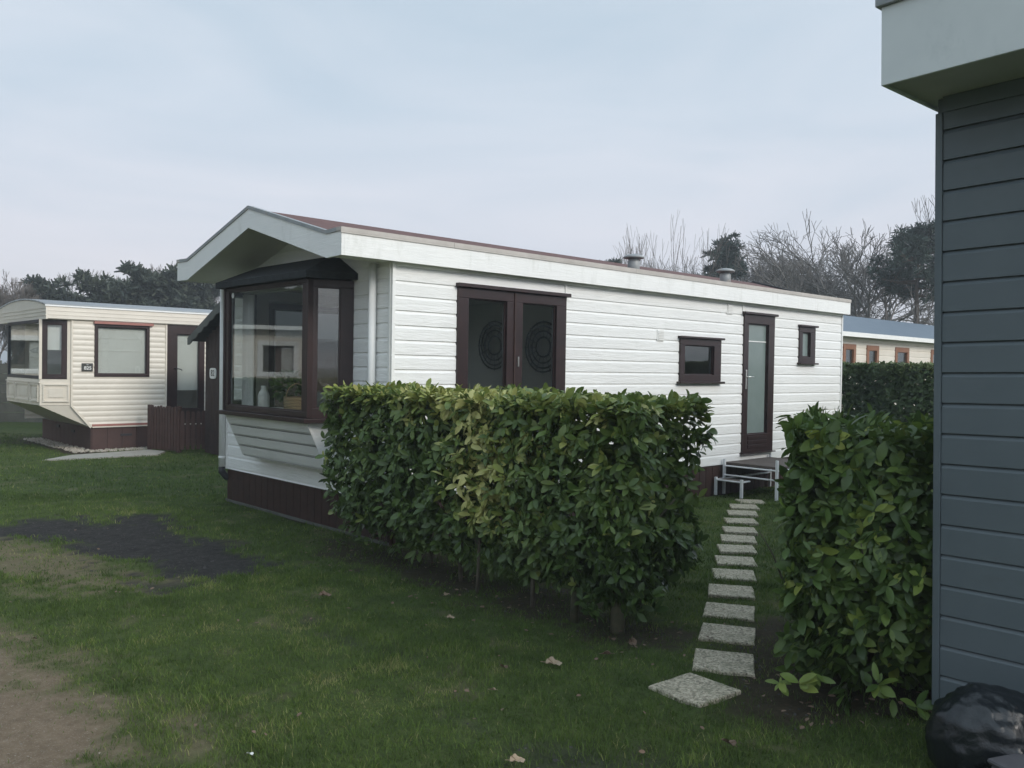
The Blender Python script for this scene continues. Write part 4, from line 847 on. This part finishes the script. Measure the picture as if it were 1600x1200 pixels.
PT = [grass(170000, 3.0, 6.5, .014, .036, .0016, 21), grass(130000, 6.0, 10.5, .018, .040, .0026, 22), grass(100000, 10, 19, .02, .045, .0045, 23)]
off = 0; VV, FF, TT = [], [], []
for V, F, T in PT: VV.append(V); FF.append(F + off); TT.append(T); off += len(V)
tag(np_mesh('grass', np.concatenate(VV), np.concatenate(FF), 'blade', np.concatenate(TT)), 'short green lawn grass growing round the caravans and stones', 'grass', kind='stuff')

# fallen leaves: the ones that can be told apart
def oak_leaf():
    mb = MB(); n_ = 22; out = []
    for i in range(n_):
        t = i / n_ * 2 * math.pi; r_ = .030 * (1 + .28 * math.cos(7 * t)); x = .052 * math.cos(t); out.append((x, r_ * math.sin(t) * (1.15 - .3 * math.cos(t)), .006 + .012 * abs(math.sin(t)) + .006 * math.cos(3 * t)))
    mb.add([(0, 0, .002)] + out, [(0, i + 1, (i + 1) % n_ + 1) for i in range(n_)]); mb.tube([(-.05, 0, .006), (-.085, .006, .003)], .0015, 4); return mb
for (x, y, lab, m_, s_, rz) in [(508, 934, 'brown fallen leaf lying alone on the lawn near the left hedge end', 'leaflitter', 1.15, .4), (865, 1042, 'tan fallen leaf on the grass before the hedge trunks, the palest large one', 'pale_leaf', 1.25, .1), (698, 933, 'small tan fallen leaf below the yellowish band of the hedge', 'pale_leaf', .9, 1.2), (1137, 1167, 'brown fallen leaf on the lawn in front of the askew stone', 'leaflitter', 1.1, 2.0), (987, 1007, 'upright curled fallen leaf near the thickest hedge trunk', 'leaflitter', 1.1, .9),
        (786, 1047, 'small brown fallen leaf left of the pale large one', 'leaflitter', .8, 2.2), (768, 1083, 'tiny pale fallen leaf on the open lawn below the hedge middle', 'pale_leaf', .6, 2.8), (704, 969, 'small tan leaf in the grass below the left hedge trunks', 'pale_leaf', .7, .2), (945, 1027, 'brown curled leaf in the grass before the mossy hedge trunk', 'leaflitter', 1.0, 3.0), (808, 1195, 'tan leaf at the lower edge of the lawn', 'pale_leaf', .9, .3), (955, 1003, 'dark fallen leaf at the foot of the thickest hedge trunk', 'leaflitter', .9, 1.9), (390, 1184, 'small white scrap of paper lying on the grass lower left', 'ceramic', .5, 2.4)]:
    o = oak_leaf().build('fallen_leaf' if 'scrap' not in lab else 'paper_scrap', m_); g_ = G(x, y); o.location = (g_[0], g_[1], .014); o.scale = (s_ * .68, s_ * .68, s_ * .9); o.rotation_euler = (.25 if 'upright' not in lab else 1.1, .15, rz); tag(o, lab, 'leaf' if 'scrap' not in lab else 'paper', 'fallen leaves on the lawn' if 'scrap' not in lab else None)
# litter and pebbles too many to count
r = np.random.default_rng(5); n = 170; u = r.uniform(-.95, .25, n); v = r.uniform(-3.5, .4, n); P = np.stack([C0[0] + u * UX - v * UY, C0[1] + u * UY + v * UX, np.full(n, .012)], -1)
n2 = 60; P2 = np.stack([1.3 + r.uniform(-.1, .8, n2), 4.0 + r.uniform(-.25, .5, n2), np.full(n2, .012)], -1); n3 = 110; y3 = r.uniform(3.3, 9, n3); P3 = np.stack([r.uniform(-.6, .3, n3) * y3, y3, np.full(n3, .016)], -1); P = np.concatenate([P, P2, P3]); n = len(P); a = r.uniform(0, 6.28, n)
V, F, T = leaves(P, np.stack([np.cos(a), np.sin(a), r.uniform(-.1, .3, n)], -1), np.stack([r.normal(size=n) * .4, r.normal(size=n) * .4, np.ones(n)], -1), r.uniform(.012, .038, n), r.uniform(0, 1, n), 1.3)
tag(np_mesh('leaf_litter', V, F, 'leaflitter'), 'small dry leaves and crumbs scattered under the hedges and on the lawn', 'litter', kind='stuff')
mb = MB(); q = random.Random(3)
for i in range(620):
    v_ = q.uniform(-.25, 3.2) if i < 420 else -q.uniform(.02, .30); u_ = -q.uniform(.0, .34) if i < 420 else q.uniform(0, 1.0); p = HW(u_, v_, C1); s_ = q.uniform(.012, .032)
    a = q.uniform(0, 3); ca, sa = math.cos(a) * s_, math.sin(a) * s_
    mb.add([(p[0] + ca, p[1] + sa, -.01), (p[0] - sa, p[1] + ca, -.01), (p[0] - ca, p[1] - sa, -.01), (p[0] + sa, p[1] - ca, -.01), (p[0] + ca * .5, p[1] + sa * .5, s_ * .9), (p[0] - ca * .5, p[1] - sa * .4, s_ * .8)], [(0, 1, 4), (1, 5, 4), (1, 2, 5), (2, 3, 5), (3, 4, 5), (3, 0, 4)])
tag(mb.build('gravel', 'pebble'), 'pale gravel strip along the base of the cream caravan', 'gravel', kind='stuff')

M['clod'] = mat_paint('dark_soil_clods', (.014, .014, .015), (.075, .07, .066), .95, 40)
M['grit'] = mat_paint('path_grit', (.14, .12, .09), (.34, .30, .235), .95, 25)
def scatter(name, n, x0, x1, y0, y1, which, s0, s1, m, lab, seed):
    r = np.random.default_rng(seed); x = r.uniform(x0, x1, n); y = r.uniform(y0, y1, n); mk = masks(x, y)[which]; k = r.uniform(0, 1, n) < mk ** 2 * .98; x, y = x[k], y[k]; n = len(x)
    sz = s0 + (s1 - s0) * r.uniform(0, 1, n) ** 3; B = np.array([(1, 0, -.3), (0, 1, -.3), (-1, 0, -.3), (0, -1, -.3), (.45, .3, .55), (-.4, -.25, .7)]); Fb = np.array([(0, 1, 4), (1, 5, 4), (1, 2, 5), (2, 3, 5), (3, 4, 5), (3, 0, 4)])
    V = B[None] * (1 + .35 * r.normal(size=(n, 6, 3))); a = r.uniform(0, 6.28, n); c_, s_ = np.cos(a)[:, None], np.sin(a)[:, None]; V = np.stack([V[..., 0] * c_ - V[..., 1] * s_, V[..., 0] * s_ + V[..., 1] * c_, V[..., 2] * .75], -1) * sz[:, None, None]
    V += np.stack([x, y, .012 * nz2(x, y, 3, 9) + .006 * nz2(x, y, 25, 10) - .012 - .012 * masks(x, y)[0]], -1)[:, None]
    tag(np_mesh(name, V.reshape(-1, 3), ((np.arange(n) * 6)[:, None, None] + Fb[None]).reshape(-1, 3), m), lab, 'soil', kind='stuff')
scatter('soil_clods', 26000, -6.5, 1.2, 3.0, 9.8, 0, .003, .015, 'clod', 'loose dark soil and cinders of the bare black patch', 61)
scatter('path_grit', 12000, -4.5, .5, 2.6, 7.5, 1, .001, .006, 'grit', 'small grit on the brown dirt track and worn lawn', 62)
scatter('bed_soil', 16000, -2.2, 2.8, 3.2, 8.2, 2, .003, .014, 'clod', 'crumbly soil under the laurel hedges', 63)
# ------------------------------------------------------------------ black bag and grey box at the foot of the grey wall
def ico(sub=4):
    bm = bmesh.new(); bmesh.ops.create_icosphere(bm, subdivisions=sub, radius=1); v = np.array([q.co[:] for q in bm.verts]); f = [tuple(l.index for l in fc.verts) for fc in bm.faces]; bm.free(); return v, f
v, f = ico(5); r1 = nz2(v[:, 0] * 1.0 + v[:, 2] * .7, v[:, 1] + v[:, 2] * .5, 3, 50, 4); rr = 1 + .07 * r1 + .06 * np.abs(nz2(v[:, 0] + v[:, 1] * .3, v[:, 2], 7, 51, 3))
v = v * rr[:, None] * np.array([.23, .18, .22]); mb = MB(); mb.v = [tuple(p) for p in v]; mb.f = f
bgo = mb.build('rubbish_bag', 'bag', None, True); bp = np.array([1.93, 3.40]); bgo.location = (bp[0], bp[1], .14); tag(bgo, 'glossy black plastic bag slumped against the foot of the grey boarded wall', 'bag')
mb = MB(); mb.box((-.16, -.12, 0), (.16, .12, .15)); mb.box((-.17, -.13, .151), (.17, .13, .172)); o = mb.build('grey_box', 'crate', None, bevel=.01); o.location = (2.0, 3.12, .0); o.rotation_euler = (0, 0, .35); tag(o, 'low grey lidded box before the black bag in the bottom right corner', 'box')
# ------------------------------------------------------------------ trees
def segs_mesh(name, segs, m, parent, sides=3):
    S = np.array(segs); A, B, ra, rb = S[:, 0:3], S[:, 3:6], S[:, 6], S[:, 7]; D = B - A; D /= np.linalg.norm(D, axis=1, keepdims=True) + 1e-9
    ref = np.where(np.abs(D[:, 2:3]) < .9, np.array([[0, 0, 1.]]), np.array([[1., 0, 0]])); E1 = np.cross(D, ref); E1 /= np.linalg.norm(E1, axis=1, keepdims=True); E2 = np.cross(D, E1); V = []
    for P, r in ((A, ra), (B, rb)):
        for j in range(sides): w_ = 2 * math.pi * j / sides; V.append(P + r[:, None] * (E1 * math.cos(w_) + E2 * math.sin(w_)))
    V = np.stack(V, 1); F = np.array([(j, (j + 1) % sides, sides + (j + 1) % sides, sides + j) for j in range(sides)]); F = (np.arange(len(S)) * 2 * sides)[:, None, None] + F[None]
    return np_mesh(name, V.reshape(-1, 3), F.reshape(-1, 4), m, parent=parent)
def bare(seed, H=7.0, stems=1, spread=.5, levels=6, r0=.16, kids=(2, 3), first=.28, shr=.74, up=.12, mn=.009):
    q = random.Random(seed); big, small = [], []
    def grow(p, d, L, r, lev):
        n_ = 3 if lev < levels - 1 else 2; pts = [p]
        for k in range(n_):
            d = d + np.array([q.gauss(0, .13), q.gauss(0, .13), q.gauss(0, .07) + up * .5]); d /= np.linalg.norm(d); p2 = p + d * L / n_; ra = max(r * (1 - .22 * k / n_), mn); rb = max(r * (1 - .22 * (k + 1) / n_), mn)
            (big if lev < 2 else small).append((*p, *p2, ra, rb)); p = p2; pts.append(p)
        if lev >= levels: return
        nk = q.randint(*kids) + (1 if lev >= 2 else 0)
        for c in range(nk):
            a = q.uniform(0, 6.28); e1 = np.cross(d, (0, 0, 1.) if abs(d[2]) < .9 else (1., 0, 0)); e1 /= np.linalg.norm(e1); e2 = np.cross(d, e1)
            s_ = q.uniform(.45, 1.0) * spread * 1.35 * (1 if c else .45); nd = d + (e1 * math.cos(a) + e2 * math.sin(a)) * s_; nd[2] += up; nd /= np.linalg.norm(nd)
            st = pts[-1] if c < 2 or lev < 1 else pts[q.randint(1, len(pts) - 1)]
            grow(st, nd, L * shr * q.uniform(.8, 1.15), r * (.72 if c == 0 else .58), lev + 1)
    for s_ in range(stems):
        a = q.uniform(0, 6.28); t = 0 if stems == 1 else q.uniform(.1, .4)
        grow(np.array([q.uniform(-.2, .2) * (stems > 1), q.uniform(-.2, .2) * (stems > 1), 0.]), np.array([math.cos(a) * t, math.sin(a) * t, 1.]), H * first, r0 * (1 if stems == 1 else .6), 0)
    z = max(s_[5] for s_ in big + small); k = H / z; f = lambda L: [(s_[0] * k, s_[1] * k, s_[2] * k, s_[3] * k, s_[4] * k, s_[5] * k, s_[6], s_[7]) for s_ in L]
    return f(big), f(small)
def bare_tree(name, lab, cat, X_, Y_, seed, H, grp, m='twig', base=None, **kw):
    t = thing(name, lab, cat, (X_, Y_, 0), seed * 1.7, grp); b, s_ = bare(seed, H, **kw); segs_mesh('trunk', b, m, t, 6); segs_mesh('crown', s_, m, t, 3); return t
def tufts(C, R, n, L, W, seed):
    """needle tufts: slim blades radiating in clumps"""
    r = np.random.default_rng(seed); m = len(C); P = np.repeat(C, n, 0); RR = np.repeat(R, n)
    d = r.normal(size=(m * n, 3)); d /= np.linalg.norm(d, axis=1, keepdims=True); d[:, 2] = np.abs(d[:, 2]) * .9 - .15
    P = P + d * RR[:, None] * r.uniform(.25, 1, (m * n, 1)) ** .6; dd = d + r.normal(size=d.shape) * .6; dd /= np.linalg.norm(dd, axis=1, keepdims=True)
    s_ = np.cross(dd, r.normal(size=d.shape)); s_ /= np.linalg.norm(s_, axis=1, keepdims=True); Ls = L * r.uniform(.6, 1.3, (m * n, 1))
    V = np.stack([P - s_ * W, P + s_ * W, P + dd * Ls + s_ * W * .6, P + dd * Ls - s_ * W * .6], 1); F = (np.arange(m * n) * 4)[:, None] + np.arange(4)[None]
    t = np.clip(np.repeat(r.uniform(.0, 1, m), n) * .7 + r.uniform(0, .3, m * n), 0, 1); return V.reshape(-1, 3), F, t
def pine(name, lab, X_, Y_, H, seed, grp, crown0=.45, width=2.2, nb=26, m='needle', dens=70, flat=.35, cat='pine tree', L=.22, W=.028, shape=None, rs=1.0):
    q = random.Random(seed); t = thing(name, lab, cat, (X_, Y_, 0), 0, grp); tr = []; p = np.array([0, 0, 0.]); lean = q.uniform(-.03, .03); pts = [p]
    for k in range(10): p2 = p + np.array([lean * H / 10 + q.uniform(-.06, .06), q.uniform(-.06, .06), H * .94 / 10]); tr.append((*p, *p2, .17 * H / 8 * (1.05 - .085 * k), .17 * H / 8 * (1.05 - .085 * (k + 1)))); p = p2; pts.append(p)
    C, R, br = [], [], []
    for b in range(nb):
        f = crown0 + (1 - crown0) * (b + .5) / nb; i = min(int(f * 10), 9); s_ = pts[i] + (pts[i + 1] - pts[i]) * (f * 10 - i) if f < 1 else pts[-1]
        tt = (f - crown0) / (1 - crown0); wd = width * (shape(tt) if shape else (math.sin(math.pi * min(1, .18 + tt * .82)) ** .6)) * q.uniform(.55, 1.1); a = q.uniform(0, 6.28); e = s_ + np.array([math.cos(a) * wd, math.sin(a) * wd, wd * flat * q.uniform(.2, 1.2)]); mid = (s_ + e) / 2 + np.array([0, 0, -.06 * wd])
        br.append((*s_, *mid, .05, .035)); br.append((*mid, *e, .035, .015))
        for c in range(6):
            w_ = q.uniform(.35, 1.02); c_ = s_ + (e - s_) * w_ + np.array([q.gauss(0, .24), q.gauss(0, .24), q.gauss(.06, .14)]) * (.5 + width / 4); C.append(c_); R.append(q.uniform(.20, .42) * (.6 + width / 5) * rs); br.append((*(s_ + (e - s_) * w_ * .9), *c_, .018, .008))
    segs_mesh('trunk', tr + br, 'pinebark', t, 5); V, F, T = tufts(np.array(C), np.array(R), dens, L, W, seed); np_mesh('crown', V, F, m, T, t); return t
# right-hand row, placed by bearing (x over y) and distance
def at(b, y): return b * y, y
R_ = 'bare trees behind the white caravan roof'
bare_tree('thicket', 'low hazy bare twigs above the roof left of the small pine', 'shrub', *at(.075, 44), 3, 6.6, R_, 'twig2', stems=6, spread=.35, levels=5, r0=.06, up=.3)
pine('pine_tree', 'small dark pine top showing over the roof beside the left roof vent', *at(.112, 42), 7.1, 5, None, .5, 1.3, 14)
bare_tree('poplar', 'bare shrubby tree with long thin upright shoots behind the left roof vent', 'bare tree', *at(.142, 40), 11, 8.6, R_, 'twig2', stems=3, spread=.38, levels=4, mn=.006, r0=.05, up=.35, shr=.82)
bare_tree('poplar', 'bare tree with tall wispy shoots, between the left vent and the big roofline pine', 'bare tree', *at(.186, 40), 12, 9.0, R_, 'twig2', stems=2, spread=.34, levels=4, mn=.006, r0=.05, up=.35, shr=.82)
bare_tree('thicket', 'low bare bushy growth filling between the two wispy trees and the pine', 'shrub', *at(.165, 43), 13, 7.3, R_, 'twig2', stems=7, spread=.62, levels=5, r0=.06, up=.10, mn=.008)
bare_tree('thicket', 'low bare twiggy growth just left of the big roofline pine', 'shrub', *at(.208, 43), 14, 7.0, R_, 'twig2', stems=7, spread=.62, levels=5, r0=.06, up=.10, mn=.008)
pine('pine_tree', 'dark green bushy pine rising over the roof beside the right roof vent', *at(.236, 41), 8.0, 6, None, .42, 2.0, 30, dens=60, shape=lambda t: 1.1 - .8 * t, rs=.66)
for i, (b, h, lab) in enumerate([(.288, 8.2, 'round-crowned bare tree just right of the roofline pine'), (.316, 8.0, 'round-crowned bare tree, second from the roofline pine'), (.342, 8.3, 'round-crowned bare tree above the far end of the caravan roof'), (.366, 8.0, 'round-crowned bare tree over the far roof corner, low branches spreading')]):
    bare_tree('broadleaf_tree', lab, 'bare tree', *at(b, 42 + i * .8), 20 + i, h, R_, 'twig', stems=3 if i != 3 else 1, spread=.85, levels=6, kids=(2, 4), r0=.12, up=.05, mn=.007).scale = (1.25, 1.25, 1)
bare_tree('broadleaf_tree', 'dark-trunked bare tree just past the far roof corner', 'bare tree', *at(.402, 36), 31, 8.3, R_, 'twig', stems=1, spread=.75, levels=6, kids=(2, 4), r0=.15, up=.04, first=.34).scale = (1.2, 1.2, 1)
bare_tree('broadleaf_tree', 'tall forked bare tree above the bungalow roof, beside the lamp mast', 'bare tree', *at(.424, 35), 33, 8.6, R_, 'twig', stems=2, spread=.66, levels=6, r0=.19, up=.06, first=.34).scale = (1.2, 1.2, 1)
bare_tree('broadleaf_tree', 'thin leaning bare sapling over the bungalow roof, left of the tall pine', 'bare tree', *at(.456, 34), 36, 5.0, R_, 'twig', stems=2, spread=.45, levels=4, r0=.05, up=.1)
bare_tree('broadleaf_tree', 'highest pale bare treetop beside the grey caravan corner, behind the tall pine', 'bare tree', *at(.492, 40), 37, 10.3, R_, 'twig', stems=2, spread=.42, levels=6, r0=.15, up=.3)
pine('pine_tree', 'tall dark spreading pine with bare trunk next to the grey caravan corner', *at(.474, 33), 7.4, 44, None, .66, 1.9, 25, dens=44, flat=.10, rs=.60)
mb = MB(); mb.tube([(0, 0, 0), (.02, 0, 2.0), (.12, .02, 3.0), (.2, 0, 3.75)], [.20, .17, .15, .12], 8); mb.tube([(.10, 0, 2.8), (-.12, 0, 3.6)], [.10, .07], 6); o = mb.build('tree_stump', 'pinebark', None, True); o.location = (*at(.443, 35), 0); tag(o, 'tall broken dark tree stump above the blue-grey bungalow roof', 'tree stump')
LM = thing('lamp_mast', 'thin grey lamp mast standing among the bare trees right of the caravan', 'lamp post', (*at(.4385, 38), 0))
mb = MB(); mb.tube([(0, 0, 0), (0, 0, 6.9)], [.06, .035], 8); mb.build('mast', 'zinc', LM, True); mb = MB(); mb.box((-.22, -.07, 6.9), (.22, .07, 7.0)); mb.build('lamp_head', 'zinc', LM, bevel=.02)
# left-hand row
LT_ = 'evergreen trees behind the cream caravan'
E_ = dict(m='needle2', cat='evergreen tree', L=.26, W=.05)
bare_tree('broadleaf_tree', 'pale brown bushy bare tree at the far left edge behind the cream caravan', 'bare tree', *at(-.600, 40), 51, 5.8, None, 'twig2', stems=6, spread=.5, levels=6, r0=.08)
bare_tree('broadleaf_tree', 'brownish bare bush between the left edge tree and the first evergreen', 'bare tree', *at(-.565, 42), 52, 4.9, None, 'twig2', stems=7, spread=.5, levels=6, r0=.08)
for i, (b, y, h, w_, lab) in enumerate([(-.540, 42, 5.3, 2.0, 'dark rounded evergreen behind the bowed roof of the cream caravan'), (-.512, 43, 4.7, 1.9, 'low dark evergreen under the small bare tree on the left'), (-.480, 41, 5.3, 2.2, 'broad dark evergreen in the middle above the cream roof'), (-.452, 43, 5.6, 2.0, 'dark evergreen stepping up towards the highest left treetop'), (-.434, 40, 5.8, 1.9, 'highest dark evergreen over the cream caravan roof'), (-.405, 42, 5.6, 2.0, 'brownish evergreen right of the highest left treetop'), (-.380, 41, 6.0, 1.9, 'tall evergreen just left of the white gable overhang'), (-.352, 43, 6.0, 2.0, 'evergreen seen under the left end of the white gable')]):
    pine('evergreen_tree', lab, *at(b, y), h, 60 + i, LT_, .12, w_, 34, dens=62, flat=.3, shape=lambda t: 1.05 - .55 * t, **E_)
bare_tree('broadleaf_tree', 'small round bare tree rising above the evergreens at the far left', 'bare tree', *at(-.523, 46), 71, 6.6, None, 'twig', spread=.6, levels=6, r0=.1, first=.4)
for i, (b, h, lab) in enumerate([(-.418, 6.4, 'wispy bare treetop behind the highest left evergreen'), (-.392, 6.8, 'wispy bare treetop between the two right evergreens'), (-.362, 6.9, 'bare treetop touching the white gable corner'), (-.345, 6.3, 'bare brown tree half hidden by the white gable overhang')]):
    bare_tree('broadleaf_tree', lab, 'bare tree', *at(b, 46), 80 + i, h, 'bare trees among the left evergreens', 'twig2', stems=3, spread=.42, levels=6, r0=.09, up=.2)
# trees behind the reflected bungalow (outside the frame)
for i, (x, y) in enumerate(((-27, 12), (-27, 16), (-26, 20), (-28, 9), (-25, 24))): pine('evergreen_tree', ['dark evergreen seen only in the bay glass, first', 'dark evergreen seen only in the bay glass, second', 'dark evergreen seen only in the bay glass, third', 'dark evergreen seen only in the bay glass, fourth', 'dark evergreen seen only in the bay glass, fifth'][i], x, y, 7.5 + i % 2, 90 + i, 'trees behind the reflected bungalow', .1, 2.8, 26, dens=45, shape=lambda t: 1.05 - .5 * t, m='needle2', cat='evergreen tree', L=.4, W=.09)
# neighbours outside the frame, behind the photographer: they show in the panes and shade the lawn
bungalow('bungalow', 'cream bungalow standing behind the photographer, seen only in reflections', (-13.5, -6.5), math.atan2(-.45, .9) + math.pi * 0 + 2.6, 9, 4, [(.4, 1.4), (2.5, 3.5), (5.0, 6.0)], 2.5, 3.4, 'cream', 'felt', 'white_trim', (1.2, 2.1))
c = copy_tree(H3); c.location = (-14.1, 9.26, 0); c.rotation_euler = (0, 0, math.atan2(.942, .336)); c.scale = (1.6, 1, .72); c['label'] = 'low clipped hedge before the reflected bungalow, outside the view'
src = [o for o in bpy.data.objects if o.get('group') == 'trees behind the reflected bungalow'][0]
for i, (x, y, lab) in enumerate(((-24, -4, 'west'), (-21, -10, 'south-west'), (-16, -15, 'far south-west'), (-9, -17, 'south'), (-25, 2, 'west by the bungalow'), (-2, -18, 'due south'), (-26, 6, 'west by the reflected bungalow'))):
    c = copy_tree(src); c.location = (x, y, 0); c.rotation_euler = (0, 0, i * 1.3); c['label'] = 'dark evergreen outside the view on the ' + lab + ' side'; c['group'] = 'evergreens behind the photographer'
mb = MB(); mb.box((-700, -700, -1.2), (700, 1000, 13)); hz = N('haze'); hz.t.nodes.remove(hz.b); pv = hz.n('ShaderNodeVolumePrincipled'); pv.inputs['Color'].default_value = (.84, .88, .92, 1); pv.inputs['Density'].default_value = .0028; pv.inputs['Anisotropy'].default_value = .2
hz.l(pv.outputs[0], hz.out.inputs['Volume']); tag(mb.build('haze', hz.m), 'thin damp air over the whole caravan park', kind='stuff')
